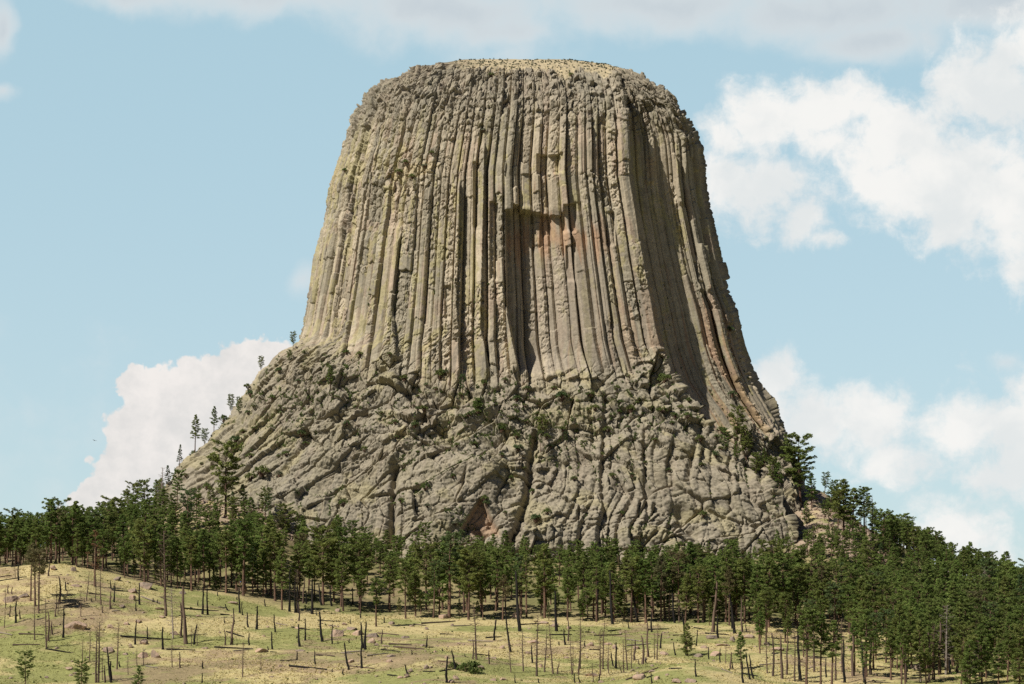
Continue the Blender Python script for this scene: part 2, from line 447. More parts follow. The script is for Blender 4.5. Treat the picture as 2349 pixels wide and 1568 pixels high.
# the great alcove: smooth fresh columns under a flat ceiling
xa = path(PY, [(470, 1160), (700, 1163), (860, 1193)])
xb = path(PY, [(470, 1288), (700, 1330), (860, 1350)])
ceil = 476 + 10 * ss(PXf, 1180, 1280) + jag * 16
u_ = np.clip((PXf - xa) / (xb - xa), 0, 1)
alc = ss(PXf, xa - 3, xa + 2) * (1 - ss(u_, .3, 1.0) * .65) * (1 - ss(PXf, xb - 5, xb + 5)) * (PY > ceil) * (1 - ss(PY, 800, 868))
feat -= alc * 8.5
smoothz = ss(PXf, xa - 2, xa + 3) * (1 - ss(PXf, xb + 60, xb + 130)) * band(PY, 486, 845, 10)
# missing column pieces above and beside it
for x0, x1, y0, y1, d in ((1232, 1290, 350, 396, 2.6), (1253, 1263, 396, 470, 1.8), (1086, 1103, 376, 520, 1.8), (1124, 1142, 462, 640, 2.2), (1292, 1322, 470, 530, 2.0), (1300, 1320, 560, 640, 1.6), (1392, 1412, 480, 560, 1.6),
                          (1196, 1222, 395, 470, 1.2), (1222, 1240, 500, 556, -1.3), (1480, 1500, 300, 420, -1.2), (1548, 1570, 300, 470, -1.6), (1600, 1625, 560, 668, -2.0), (1020, 1034, 655, 730, 1.8)):
    feat -= d * ss(PXf, x0 - 2, x0 + 2) * (1 - ss(PXf, x1 - 2, x1 + 2)) * (PY > y0 + jag * 10) * (1 - ss(PY, y1 - 6, y1 + 6))
# the shelf high on the left, holding grass and bushes
shelf = np.exp(-((PXf - 950) / 75) ** 2 - ((PY - 392 + .25 * (PXf - 950)) / 22) ** 2)
col_d = col_d * (1 - .45 * smoothz) + smoothz * .55 * (facet + crack * .6)
rubz = np.exp(-((PXf - 930) / 110) ** 2 - ((PY - 420) / 75) ** 2)
col_d = col_d + rubz * (blocks(E, zz, 4.2, 3.6, 20, 66, .3, .6, 1.1)[0] * .8 - .4 * colo)

# ------------------------------------------------------------------ the broken pedestal
foot = np.interp(PXf, [560, 680, 760, 830, 900, 960, 1040, 1120, 1190, 1290, 1400, 1440, 1500, 1530, 1545, 1600, 1650, 1720, 1800, 1900],
                      [770, 790, 800, 835, 800, 855, 868, 858, 856, 850, 842, 835, 795, 790, 1000, 950, 975, 960, 960, 970]) + 26 * fbm(E * .07, zz * .0, 71, 3)
foot = np.where(np.arange(NCOL)[None, :] >= N1, foot + 20, np.where(PXf > 1515, np.minimum(foot, 790), foot))
ped = ss(PY + 10 * (h2(idx, idx * 0, 93) - .5) * 2, foot - 30, foot + 55)
ped = np.where(PXf < -900, ss(110 - BZ, -10, 20), ped)
wid2 = rng.choice([1, 1, 1.8, 2.6], 80) * rng.uniform(2.8, 5.2, 80); bnd2 = np.concatenate([[0], np.cumsum(wid2)])
Er = (PX - 300) * .21 + 5.5 * (vnoise(E * .04, zz * .035, 181) - .5) * 2 + 1.6 * (vnoise(E * .12, zz * .09, 185) - .5) * 2 + .6 * (vnoise(E * .3, zz * .15, 182) - .5)
Er = np.clip(np.where(PXf < -900, 5, Er), 0, bnd2[-1] - .1)
id2 = np.clip(np.searchsorted(bnd2, Er, side='right') - 1, 0, 79)
v2 = (Er - bnd2[id2]) / wid2[id2]
fr2 = rng.uniform(.15, .4, 80); fl2 = rng.uniform(.55, .85, 80)
rib_f = .8 * np.minimum(0, np.minimum((v2 - fr2[id2]) / fr2[id2] * .32, (fl2[id2] - v2) / (1 - fl2[id2]) * .5)) * wid2[id2]
of2 = np.zeros((80, NR)); jn2 = np.zeros((80, NR)); rv2 = np.zeros((80, NR))
for k_ in range(80):
    zc = rng.uniform(-8, 0); o = 0
    while zc < 130:
        L = rng.choice([rng.uniform(2.5, 6), rng.uniform(6, 18)])
        s_ = (Z >= zc) & (Z < zc + L)
        o = np.clip(.6 * o + rng.normal(0, .85), -2.2, 2.2)
        of2[k_, s_] = o; rv2[k_, s_] = rng.random()
        jn2[k_] = np.minimum(jn2[k_], -np.exp(-((Z - zc) / .3) ** 2) * rng.uniform(.3, 1.1))
        zc += L
jr2 = np.clip(rowi + np.round(16 * (vnoise(E * .25, zz * .1, 183) - .5) + (v2 - .5) * 22 * (h2(id2, id2 * 0, 184) - .5)), 0, NR - 1).astype(int)
ribs = rib_f + of2[id2, jr2] + jn2[id2, jr2] - 1.3 * vnoise(E * .1, zz * .12, 186) * np.exp(-(np.minimum(v2, 1 - v2) * wid2[id2] / .25) ** 2)
ribv = rv2[id2, jr2]
big, be, bi = blocks(E, zz, 15, 11, 38, 101, .18, .5, 1.3)
slab, se, si = blocks(E, zz, 30, 10, 40, 111, .20, .5, 1.0)
colm, ce, ci = blocks(E + 3 * vnoise(zz * .05, E * .02, 7), zz, 5.0, 13, 4, 121, .36, .55, 1.1)
med, me_, mi = blocks(E, zz, 5.6, 4.4, 30, 131, .30, .75, 1.35)
sml, sme, smi = blocks(E, zz, 2.6, 2.1, 20, 141, .2, .5, 1.4)
tilt_c, te, ti = blocks(E, zz, 15, 3.0, 50, 151, .4, .85, 1.0)
m_left = 1 - ss(PXf + .25 * (PY - 900), 640, 730)
m_right = ss(PXf - .3 * (PY - 1000) + 160 * fbm(E * .04, zz * .04, 188, 3), 1120, 1290) * ss(PY + 150 * fbm(E * .05, zz * .02, 189, 3), 930, 1030)
m_slab = ss(PXf, 640, 720) * (1 - ss(PXf, 1130, 1200)) * ss(PY, 1000, 1090) * (1 - m_left)
m_low = ss(PY + 14 * fbm(E * .08, zz * 0, 193, 2), 1120, 1150) * (1 - ss(PXf, 930, 1000)) * ss(PXf, 560, 640)
m_slab = m_slab * (1 - m_low); m_left = m_left * (1 - m_low); m_right = np.maximum(m_right, m_low)
m_med = np.clip(1 - m_left - m_right - m_slab, 0, 1)
sv = .25 + 1.1 * vnoise(E * .06, zz * .06, 191)
pd = m_left * (tilt_c * 1.15 + sml * .45) + m_right * (ribs * (.25 + .75 * ss(fbm(E * .035, zz * .03, 187, 3), -.12, .16)) * (1 - .5 * m_low) + colm * .45 + big * .5 + sml * .5 * sv + med * .45 * sv * (ribv > .45)) + m_slab * (slab * .8 + med * .35 * sv + sml * .35 + big * .45) + m_med * (med * 1.1 * sv + big * .7 + sml * .6)
pe = np.minimum(np.where(m_left > .5, te, np.where(m_right > .5, np.minimum(v2, 1 - v2) * 2, np.where(m_slab > .5, se, me_))), 1)
pi_ = np.where(m_left > .5, ti, np.where(m_right > .5, ribv, np.where(m_slab > .5, si, mi)))
pd = pd + fbm(E * .03, zz * .03, 161, 3) * 11 + knob * 1.3 - knob2 * 1.1 + .75 * fbm(E * 1.1, zz * 1.1, 195, 3)
# gullies, and the hollow low in the middle
def gully(pts, wpx, d):
    x = path(PY, pts)
    return -d * np.exp(-((PXf - x) / wpx) ** 2) * band(PY, pts[0][0], pts[-1][0], 14)
pd += gully([(985, 1232), (1060, 1218), (1130, 1212), (1200, 1190), (1250, 1170)], 9, 6)
pd += gully([(900, 1390), (1000, 1388), (1100, 1382), (1200, 1392)], 6, 3)
pd += gully([(1060, 905), (1150, 900), (1250, 898)], 7, 4.5)
pd += gully([(1160, 1560), (1200, 1572), (1230, 1600)], 16, 5)
pd += gully([(1000, 1478), (1100, 1482), (1180, 1488)], 5, 2.5)
pd += gully([(850, 910), (900, 935), (960, 975), (1000, 1020)], 8, 3.5)
pd += gully([(940, 720), (1000, 700), (1080, 640)], 8, 3)
hol = ss(PXf, 1098 - (PY - 1142) * .62, 1104 - (PY - 1142) * .62) * (1 - ss(PXf, 1102 + (PY - 1142) * .5, 1112 + (PY - 1142) * .5)) * (PY > 1140) * (1 - ss(PY, 1205, 1240))
pd -= hol * 5
arch = np.exp(-((PXf - 1125 - (PY - 1090) * .35) / 34) ** 2 - ((PY - 1095) / 55) ** 2)
pd += arch * 6
DISP = col_d * (1 - ped) + feat * (1 - ped) + pd * ped
topf = ss(BZ + 16 * fbm(E * .12, zz * .12, 173, 4), 241, 247) * np.where(PXf < -900, 1, ss(PXf, 980, 1110) * (1 - ss(PXf, 1420, 1500)))                             # grass on the dome
DISP = DISP * (1 - .85 * topf) * (1 - .85 * ss(BZ, 246, 251)) + topf * fbm(E * .08, zz * .5, 171, 3) * .8
pxo = BX + NRM[..., 0] * DISP; pyo = BY + NRM[..., 1] * DISP; pzo = BZ + NRM[..., 2] * DISP * .8
TP = np.stack([pxo, pyo, pzo], -1)

# ------------------------------------------------------------------ rock colour (what the stone itself is)
def mixa(a, b_, m):
    return a * (1 - m[..., None]) + np.asarray(b_)[None, None, :] * m[..., None]
colr_ = np.ones(TP.shape) * np.array([.385, .328, .24])
nA, nB, nC = fbm(E * .05, zz * .02, 201, 4), fbm(E * .25, zz * .05, 205, 4), fbm(E * .4, zz * .4, 209, 4)
colr_ = mixa(colr_, (.31, .275, .205), ss(nA + .35 * nC, -.12, .16))
colr_ = colr_ * (1 + .13 * np.clip(colt, -1.5, 1.5) * (1 - ped) + .2 * (pi_ - .5) * ped)[..., None]
colr_ = mixa(colr_, (.31, .225, .17), .5 * ss(fbm(E * .3, zz * .06, 221, 4) + .12 * colt, .12, .24))
streak = ss(fbm(E * .55, zz * .018, 261, 4), .13, .26) * (1 - ped) * (1 - hi)
colr_ = mixa(colr_, (.15, .14, .115), .55 * streak)
lich = ss(nB + .6 * nC + .10 * ss(-PXf, -1180, -700) - .03, .07, .2) * (1 - hi * .7)
colr_ = mixa(colr_, (.38, .335, .15), .46 * lich * (1 - .35 * ped))
colr_ = mixa(colr_, (.21, .19, .15), .55 * hi * (1 - topf))
colr_ = mixa(colr_, (.228, .203, .153), .72 * ped)
colr_ = mixa(colr_, (.33, .29, .155), .42 * ped * ss(fbm(E * .12, zz * .12, 231, 4), .05, .17))
rust = smoothz * ss(.9 - np.abs(PY - 545) / 85 + 1.9 * fbm(E * .5, zz * .04, 241, 3), .35, .9)
rust = np.maximum(rust, .75 * np.exp(-((PY - 425) / 50) ** 2 - ((PXf - 1255) / 60) ** 2) * ss(fbm(E * .5, zz * .07, 243, 4) + .1 * colt, -.02, .12))
rust = np.maximum(rust, (.45 + .35 * (PXf > 1560)) * (PXf > 1300) * (1 - ped) * ss(PY, 560, 700) * ss(fbm(E * .45, zz * .025, 245, 3), .08, .2))
rust = np.maximum(rust, .8 * hol)
colr_ = mixa(colr_, (.37, .225, .14), .68 * rust)
colr_ = mixa(colr_, (.275, .235, .19), .5 * smoothz * (1 - rust))
grass_t = np.maximum(topf * ss(fbm(E * .5, zz * 1.2, 251, 3) + .28 * topf, -.02, .12), ss(shelf, .45, .7) * .9)
colr_ = mixa(colr_, (.40, .33, .20), grass_t * .75)
TC = np.concatenate([np.clip(colr_, .02, .9), np.ones(TP.shape[:2] + (1,))], -1)

# ------------------------------------------------------------------ objects: tower > shaft, pedestal, summit
def tag(o, label=None, cat=None, group=None, kind=None):
    for k_, v_ in (('label', label), ('category', cat), ('group', group), ('kind', kind)):
        if v_: o[k_] = v_
    return o
def empty(name, loc=(0, 0, 0), rot=(0, 0, 0)):
    o = bpy.data.objects.new(name, None)
    o.empty_display_size = .5
    o.location, o.rotation_euler = loc, rot
    C.objects.link(o)
    return o
tower = tag(empty('rock_tower'), 'huge flat topped tower of grooved stone columns rising above the pine forest', 'rock tower')
wrap = np.arange(NR * NCOL).reshape(NR, NCOL)
wrap = np.concatenate([wrap, wrap[:, :1]], 1)
fa = np.stack([wrap[:-1, :-1], wrap[:-1, 1:], wrap[1:, 1:], wrap[1:, :-1]], -1)
m_ped = (ped[:-1, :] > .5)
m_top = (BZ[:-1, :] > 241) & ~m_ped
def tower_part(name, mask, cap=False):
    f = fa[mask]
    u, inv = np.unique(f, return_inverse=True)
    vv, cc = TP.reshape(-1, 3)[u], TC.reshape(-1, 4)[u]
    f = inv.reshape(-1, 4)
    if cap:
        ring = np.searchsorted(u, wrap[-1, :-1])
        cen = len(vv)
        vv = np.concatenate([vv, [vv[ring].mean(0) + [0, 0, .1]]]); cc = np.concatenate([cc, [[.47, .36, .19, 1]]])
        f = np.concatenate([f, np.stack([ring, np.roll(ring, -1), np.full_like(ring, cen), np.full_like(ring, cen)], -1)])
        f4 = f
        me_o = mesh_np(name, vv, f4[:-len(ring)], M_rock, tower, True, {'col': cc})
        tri = f4[-len(ring):, :3]
        bm_v = mesh_np('summit_turf', vv[np.concatenate([ring, [cen]])], np.stack([np.arange(len(ring)), (np.arange(len(ring)) + 1) % len(ring), np.full(len(ring), len(ring))], -1), M_rock, tower, True,
                       {'col': cc[np.concatenate([ring, [cen]])]})
        return me_o
    return mesh_np(name, vv, f, M_rock, tower, True, {'col': cc})
tower_part('column_shaft', ~m_ped & ~m_top)
tower_part('rubble_pedestal', m_ped)
tower_part('summit_dome', m_top, True)
# nearest rock surface for each photo pixel of the survey
ZB = np.full((1600, 2400), 1e9); 
ii = np.clip(np.round(CX + F * pxo / pyo), 0, 2399).astype(int); jj = np.clip(np.round(HY - F * pzo / pyo), 0, 1599).astype(int)
np.minimum.at(ZB, (jj, ii), pyo)
def on_rock(px, py, r=2):
    """point on the tower where the sight line through the photo's (px, py) meets it"""
    s = ZB[max(0, int(py) - r):int(py) + r + 1, max(0, int(px) - r):int(px) + r + 1]
    y = float(s.min())
    return Vector(((px - CX) * y / F, y, (HY - py) * y / F)) if y < 1e8 else None

# ------------------------------------------------------------------ ground: one sheet to the horizon, heights surveyed row by row (distance: [(photo px, photo py)])
ROWS = {
 560: [(-200, 1720), (2600, 1720)],
 640: [(-200, 1645), (800, 1632), (1576, 1600), (2600, 1640)],
 700: [(-200, 1590), (300, 1585), (800, 1575), (1000, 1560), (1161, 1572), (1430, 1556), (1500, 1528), (1576, 1504), (1650, 1522), (1742, 1560), (1900, 1585), (2600, 1595)],
 730: [(-200, 1550), (300, 1545), (800, 1530), (1000, 1505), (1086, 1512), (1161, 1546), (1300, 1556), (1500, 1548), (1576, 1544), (1750, 1562), (1900, 1570), (2600, 1580)],
 770: [(-200, 1475), (100, 1470), (300, 1485), (600, 1495), (900, 1490), (1100, 1495), (1300, 1510), (1750, 1515), (2000, 1530), (2600, 1540)],
 815: [(-200, 1385), (100, 1372), (200, 1380), (330, 1405), (600, 1440), (900, 1455), (1343, 1468), (1750, 1475), (2000, 1495), (2600, 1510)],
 850: [(-200, 1330), (60, 1318), (177, 1325), (306, 1355), (450, 1385), (645, 1418), (840, 1434), (1343, 1445), (1731, 1450), (2000, 1475), (2600, 1490)],
 872: [(-200, 1300), (0, 1298), (120, 1291), (177, 1298), (306, 1330), (397, 1355), (519, 1370), (645, 1399), (746, 1410), (840, 1417), (1343, 1426), (1731, 1433), (2000, 1455), (2600, 1470)],
 930: [(-200, 1296), (0, 1296), (177, 1294), (306, 1308), (450, 1330), (600, 1338), (700, 1350), (900, 1370), (1200, 1385), (1700, 1390), (2000, 1405), (2349, 1420), (2600, 1430)],
 1000: [(-200, 1285), (0, 1280), (250, 1255), (380, 1215), (430, 1190), (620, 1195), (700, 1262), (900, 1285), (1200, 1288), (1600, 1312), (1750, 1300), (1850, 1262), (1950, 1265), (2100, 1320), (2349, 1375), (2600, 1390)],
 1050: [(-200, 1275), (0, 1270), (250, 1232), (380, 1175), (430, 1146), (600, 1150), (700, 1235), (1000, 1270), (1600, 1290), (1800, 1230), (1850, 1205), (1900, 1190), (1960, 1215), (2040, 1255), (2150, 1300), (2250, 1345), (2349, 1385), (2600, 1400)],
 1110: [(-200, 1275), (0, 1265), (200, 1240), (330, 1180), (400, 1145), (600, 1140), (1200, 1140), (1700, 1120), (1830, 1105), (1880, 1115), (1920, 1150), (1960, 1200), (2040, 1235), (2100, 1270), (2200, 1330), (2349, 1380), (2600, 1400)],
 1180: [(-200, 1310), (200, 1280), (400, 1230), (1200, 1190), (1880, 1200), (2000, 1260), (2200, 1350), (2349, 1380), (2600, 1390)],
 1300: [(-200, 1375), (2600, 1375)],
 1520: [(-200, 1408), (2600, 1408)]}
GX, GY = np.arange(-480, 482, 2.5), np.arange(560, 1522, 2.5)
ks = sorted(ROWS)
rz = []
for y in ks:
    a = np.array(ROWS[y], float)
    rz.append(np.interp(GX, (a[:, 0] - CX) * y / F, (HY - a[:, 1]) * y / F))
rz = np.array(rz)
GZ = np.stack([np.interp(GY, ks, rz[:, i]) for i in range(len(GX))], 1)
def blur(a, k, ax):
    w = np.hanning(2 * k + 3)[1:-1]; w /= w.sum()
    p = np.pad(a, [(k, k) if i == ax else (0, 0) for i in (0, 1)], mode='edge')
    return np.apply_along_axis(lambda r: np.convolve(r, w, 'valid'), ax, p)
GZ = blur(blur(GZ, 4, 0), 4, 1)
def rubble(x, y):
    """where broken stone, not grass, covers the slope"""
    px, py_ = CX + F * x / np.maximum(y, 1), y
    a = ss(y, 985, 1010) * ss(px, 340, 430) * (1 - ss(px, 640, 720))
    b_ = ss(y, 985, 1010) * ss(px, 1780, 1840) * (1 - ss(px, 1990, 2060))
    return np.maximum(a, b_)
def ground(x, y):
    x, y = np.asarray(x, float), np.asarray(y, float)
    fx = np.clip((x - GX[0]) / 2.5, 0, len(GX) - 1.001); fy = np.clip((y - GY[0]) / 2.5, 0, len(GY) - 1.001)
    i, j = fx.astype(int), fy.astype(int)
    u, v_ = fx - i, fy - j
    z = (GZ[j, i] * (1 - u) + GZ[j, i + 1] * u) * (1 - v_) + (GZ[j + 1, i] * (1 - u) + GZ[j + 1, i + 1] * u) * v_
    z = z + 1.3 * fbm(x * .045, y * .06, 301, 3) + .5 * fbm(x * .25, y * .25, 305, 2) + rubble(x, y) * 2.2 * fbm(x * .3, y * .3, 309, 3)
    near = np.clip((y - 0) / 560, 0, 1)
    z = np.where(y < 560, np.interp(y, [-400, 0, 60, 300, 560], [-3, -1.8, -2.5, -30, GZ[0].mean()]) * (1 - ss(y, 480, 560)) + z * ss(y, 480, 560), z)
    far = ss(y, 1400, 1520)
    return z * (1 - far) + far * np.where(y > 1520, -2.2, z)
def axis(c0, c1, st, far):
    a = np.arange(c0, c1, st)
    return a
xs = np.concatenate([np.linspace(-9000, -700, 8), np.linspace(-600, -420, 7), np.arange(-400, 400.1, 1.6), np.linspace(420, 600, 7), np.linspace(700, 9000, 8)])
ys = np.concatenate([np.linspace(-300, 520, 14), np.arange(560, 680, 4), np.arange(680, 1130, 1.5), np.arange(1132, 1520, 8), [1530, 1700, 2200, 3500, 6000, 12000]])
gx, gy = np.meshgrid(xs, ys)
gz = ground(gx, gy)
rb = rubble(gx, gy)
patch = fbm(gx * .03, gy * .045, 321, 4); p2 = fbm(gx * .15, gy * .2, 325, 4); p3 = fbm(gx * .02 + 7, gy * .02, 329, 3)
gc = np.ones(gx.shape + (3,)) * np.array([.41, .35, .165])
gc = mixa(gc, (.235, .24, .085), ss(patch + .45 * p2, -.06, .07) * .95)
gc = mixa(gc, (.47, .385, .19), ss(-patch + .4 * p2, .05, .14) * .9)
gc = mixa(gc, (.27, .19, .125), .7 * ss(p3 + .6 * p2, .10, .19))
gc = mixa(gc, (.33, .255, .185), rb * ss(p2, -.22, -.02))
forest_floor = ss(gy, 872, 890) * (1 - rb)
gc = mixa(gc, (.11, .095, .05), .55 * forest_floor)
M_ground, t, b = material('dry_grass_ground')
va = nd(t, 'ShaderNodeVertexColor', layer_name='col')
co = nd(t, 'ShaderNodeTexCoord').outputs['Object']
n1 = noise(t, co, 1.2, 8, .7); n2 = noise(t, co, .35, 5, .6)
k = mth(t, 'ADD', mth(t, 'MULTIPLY_ADD', n1.outputs['Fac'], 1.5, .0), mth(t, 'MULTIPLY_ADD', n2.outputs['Fac'], .7, -.1))
cmb = nd(t, 'ShaderNodeCombineColor')
for i_ in range(3):
    lk(t, k, cmb.inputs[i_])
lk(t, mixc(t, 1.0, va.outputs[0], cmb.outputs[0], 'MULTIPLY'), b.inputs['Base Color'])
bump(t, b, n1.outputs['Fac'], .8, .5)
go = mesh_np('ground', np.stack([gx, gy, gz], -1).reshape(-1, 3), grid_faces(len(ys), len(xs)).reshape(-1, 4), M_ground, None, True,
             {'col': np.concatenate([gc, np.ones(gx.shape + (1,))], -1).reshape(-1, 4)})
tag(go, kind='structure')
def on_ground(px, py, y0=640, y1=1240):
    """where the sight line through the photo's (px, py) first meets the ground"""
    y = np.arange(y0, y1, .25)
    x, z = (px - CX) * y / F, (HY - py) * y / F
    hit = np.nonzero(ground(x, y) >= z)[0]
    if not len(hit):
        return None
    k_ = hit[0]
    return Vector((x[k_], y[k_], float(ground(x[k_], y[k_]))))

# grass tufts over the open slope
M_grass, t, b = material('grass_blades')
va = nd(t, 'ShaderNodeVertexColor', layer_name='col')
lk(t, va.outputs[0], b.inputs['Base Color'])
rg = np.random.default_rng(5)
n = 95000
ty = 655 + (880 - 655) * rg.random(n) ** 1.0; tx = (rg.random(n) * 2500 - 75 - CX) * ty / F
keep = fbm(tx * .05, ty * .07, 341, 3) + .35 * fbm(tx * .4, ty * .4, 343, 2) + .5 * (rg.random(n) - .5) > .02
tx, ty = tx[keep], ty[keep]; n = len(tx)
tz = ground(tx, ty)
sel = ss(fbm(tx * .03, ty * .045, 321, 4) + .45 * fbm(tx * .15, ty * .2, 325, 4), -.06, .07)[:, None]
cc = np.array([[.44, .375, .175]]) * (1 - sel * .85) + np.array([[.26, .26, .095]]) * sel * .85
cc = cc * (.8 + .4 * rg.random((n, 1)))
NB = 3
ang = rg.random((n, NB)) * 6.283; hgt = (.12 + .24 * rg.random((n, NB))) * (1 - .35 * sel); wd = .10 + .18 * rg.random((n, NB)); lean = .25 * rg.random((n, NB))
ca, sa = np.cos(ang), np.sin(ang)
b0 = np.stack([tx[:, None] + .25 * sa - wd * ca, ty[:, None] - .25 * ca - wd * sa, tz[:, None] - .05 + 0 * ca], -1)
b1 = np.stack([tx[:, None] + .25 * sa + wd * ca, ty[:, None] - .25 * ca + wd * sa, tz[:, None] - .05 + 0 * ca], -1)
b2 = np.stack([tx[:, None] + (.25 + lean) * sa, ty[:, None] - (.25 + lean) * ca, tz[:, None] + hgt], -1)
V = np.stack([b0, b1, b2], 2).reshape(-1, 3)
tag(mesh_np('grass', V, np.arange(len(V)).reshape(-1, 3), M_grass, None, False, {'col': np.concatenate([np.repeat(cc, NB * 3, 0), np.ones((len(V), 1))], 1)}), kind='stuff')

# ------------------------------------------------------------------ plant materials
def leaf_mat(name, c0, c1, varied=.5):
    m, t, b = material(name, .75)
    va = nd(t, 'ShaderNodeVertexColor', layer_name='col')
    oi = nd(t, 'ShaderNodeObjectInfo')
    c = mixc(t, mth(t, 'MULTIPLY', oi.outputs['Random'], varied), c0, c1)
    lk(t, mixc(t, 1.0, c, va.outputs[0], 'MULTIPLY'), b.inputs['Base Color'])
    tr = nd(t, 'ShaderNodeBsdfTranslucent')
    lk(t, mixc(t, 1.0, c, va.outputs[0], 'MULTIPLY'), tr.inputs['Color'])
    ms = nd(t, 'ShaderNodeMixShader')
    ms.inputs[0].default_value = .5
    out = t.nodes['Material Output']
    lk(t, b.outputs[0], ms.inputs[1]); lk(t, tr.outputs[0], ms.inputs[2]); lk(t, ms.outputs[0], out.inputs['Surface'])
    return m
M_pine = leaf_mat('pine_needles', (.145, .21, .055), (.21, .235, .07), 1.0)
M_pine2 = leaf_mat('blue_green_needles', (.10, .15, .06), (.13, .17, .065), 1.0)
M_olive = leaf_mat('olive_needles', (.15, .15, .07), (.18, .155, .075), 1.0)
M_shrub = leaf_mat('shrub_leaves', (.11, .155, .045), (.17, .19, .065), 1.0)
M_sage = leaf_mat('sagebrush_leaves', (.17, .18, .12), (.14, .15, .09), 1.0)
M_rusty = leaf_mat('dead_needles', (.20, .11, .06), (.20, .12, .07), 1.0)
def wood(name, c0, c1, sc=6):
    m, t, b = material(name, .95)
    co = nd(t, 'ShaderNodeTexCoord').outputs['Object']
    oi = nd(t, 'ShaderNodeObjectInfo')
    n = noise(t, co, sc, 5, .65)
    c = mixc(t, sstep(t, n.outputs['Fac'], .38, .62), c0, c1)
    lk(t, mixc(t, 1.0, c, mixc(t, oi.outputs['Random'], (.75, .75, .75), (1.2, 1.15, 1.1)), 'MULTIPLY'), b.inputs['Base Color'])
    return m
M_bark = wood('ponderosa_bark', (.17, .105, .075), (.085, .06, .045), 2)
M_dead = wood('weathered_wood', (.145, .105, .08), (.085, .062, .05), 2)
M_grey = wood('bleached_wood', (.30, .26, .22), (.17, .14, .12), 2)
M_char = wood('charred_wood', (.012, .012, .012), (.03, .027, .025), 2)

# ------------------------------------------------------------------ builders
def tube_np(pts, rad, ns=6, cap=True):
    """tapered tube through points; returns verts, quads"""
    pts, rad = np.asarray(pts, float), np.asarray(rad, float)
    d = np.gradient(pts, axis=0); d /= np.maximum(np.linalg.norm(d, axis=1, keepdims=True), 1e-9)
    ref = np.where(np.abs(d[:, 2:3]) > .9, np.array([[1., 0, 0]]), np.array([[0, 0, 1.]]))
    a = np.cross(d, ref); a /= np.maximum(np.linalg.norm(a, axis=1, keepdims=True), 1e-9)
    b_ = np.cross(d, a)
    th = np.arange(ns) / ns * 2 * math.pi
    v = pts[:, None] + rad[:, None, None] * (np.cos(th)[None, :, None] * a[:, None] + np.sin(th)[None, :, None] * b_[:, None])
    n = len(pts)
    i = np.arange(n * ns).reshape(n, ns)
    q = np.stack([i[:-1], np.roll(i[:-1], -1, 1), np.roll(i[1:], -1, 1), i[1:]], -1).reshape(-1, 4)
    v = v.reshape(-1, 3)
    if cap:
        c0 = len(v)
        v = np.concatenate([v, [pts[-1] + d[-1] * rad[-1] * .3]])
        j = i[-1]
        q = np.concatenate([q, np.stack([j, np.roll(j, -1), np.full(ns, c0), np.full(ns, c0)], -1)])
    return v, q
class MB:
    def __init__(s): s.v, s.q, s.c, s.n = [], [], [], 0
    def add(s, v, q, c=None):
        s.v.append(np.asarray(v, float)); s.q.append(np.asarray(q) + s.n); s.n += len(v)
        s.c.append(np.ones((len(v), 4)) if c is None else c)
    def mesh(s, name, mat, smooth=True):
        v, q, c = np.concatenate(s.v), np.concatenate(s.q), np.concatenate(s.c)
        me = bpy.data.meshes.new(name)
        tri = q[:, 2] == q[:, 3]
        counts = np.where(tri, 3, 4)
        flat = q.ravel()[~np.stack([np.zeros_like(tri)] * 3 + [tri], 1).ravel()]
        me.vertices.add(len(v)); me.vertices.foreach_set('co', v.astype(np.float32).ravel())
        me.loops.add(len(flat)); me.loops.foreach_set('vertex_index', flat.astype(np.int32))
        me.polygons.add(len(q))
        st = np.concatenate([[0], np.cumsum(counts)[:-1]])
        me.polygons.foreach_set('loop_start', st.astype(np.int32)); me.polygons.foreach_set('loop_total', counts.astype(np.int32))
        me.polygons.foreach_set('use_smooth', np.full(len(q), smooth, bool))
        a = me.color_attributes.new('col', 'FLOAT_COLOR', 'POINT'); a.data.foreach_set('color', c.astype(np.float32).ravel())
        me.materials.append(mat); me.update(calc_edges=True); me.validate()
        return me
def leaves(mb, cen, rad, per, size, rg, flat=.6, up=.9):
    """clumps of small needle sprays: per quads round each centre"""
    n = len(cen)
    p = rg.normal(0, 1, (n, per, 3)); p /= np.linalg.norm(p, axis=2, keepdims=True)
    p *= (rg.random((n, per, 1)) ** .45) * np.asarray(rad).reshape(n, 1, 1)
    p[..., 2] *= flat
    c = (np.asarray(cen)[:, None] + p).reshape(-1, 3)
    m = len(c)
    nn = rg.normal(0, 1, (m, 3)); nn[:, 2] = nn[:, 2] + np.where(nn[:, 2] > 0, up, -up * .2); nn /= np.linalg.norm(nn, axis=1, keepdims=True)
    a = np.cross(nn, rg.normal(0, 1, (m, 3))); a /= np.maximum(np.linalg.norm(a, axis=1, keepdims=True), 1e-6)
    b_ = np.cross(nn, a)
    s1 = (size * (.6 + .8 * rg.random((m, 1)))); s2 = s1 * (.45 + .4 * rg.random((m, 1)))
    v = np.stack([c - a * s1, c - b_ * s2 + nn * s1 * .15, c + a * s1, c + b_ * s2 - nn * s1 * .1], 1).reshape(-1, 3)
    q = np.arange(m * 4).reshape(m, 4)
    sh = np.repeat((.72 + .56 * rg.random((n, 1))), per, 1).reshape(-1, 1) * (.8 + .4 * rg.random((m, 1)))
    col = np.concatenate([np.repeat(sh, 4, 0)] * 3 + [np.ones((m * 4, 1))], 1)
    mb.add(v, q, col)
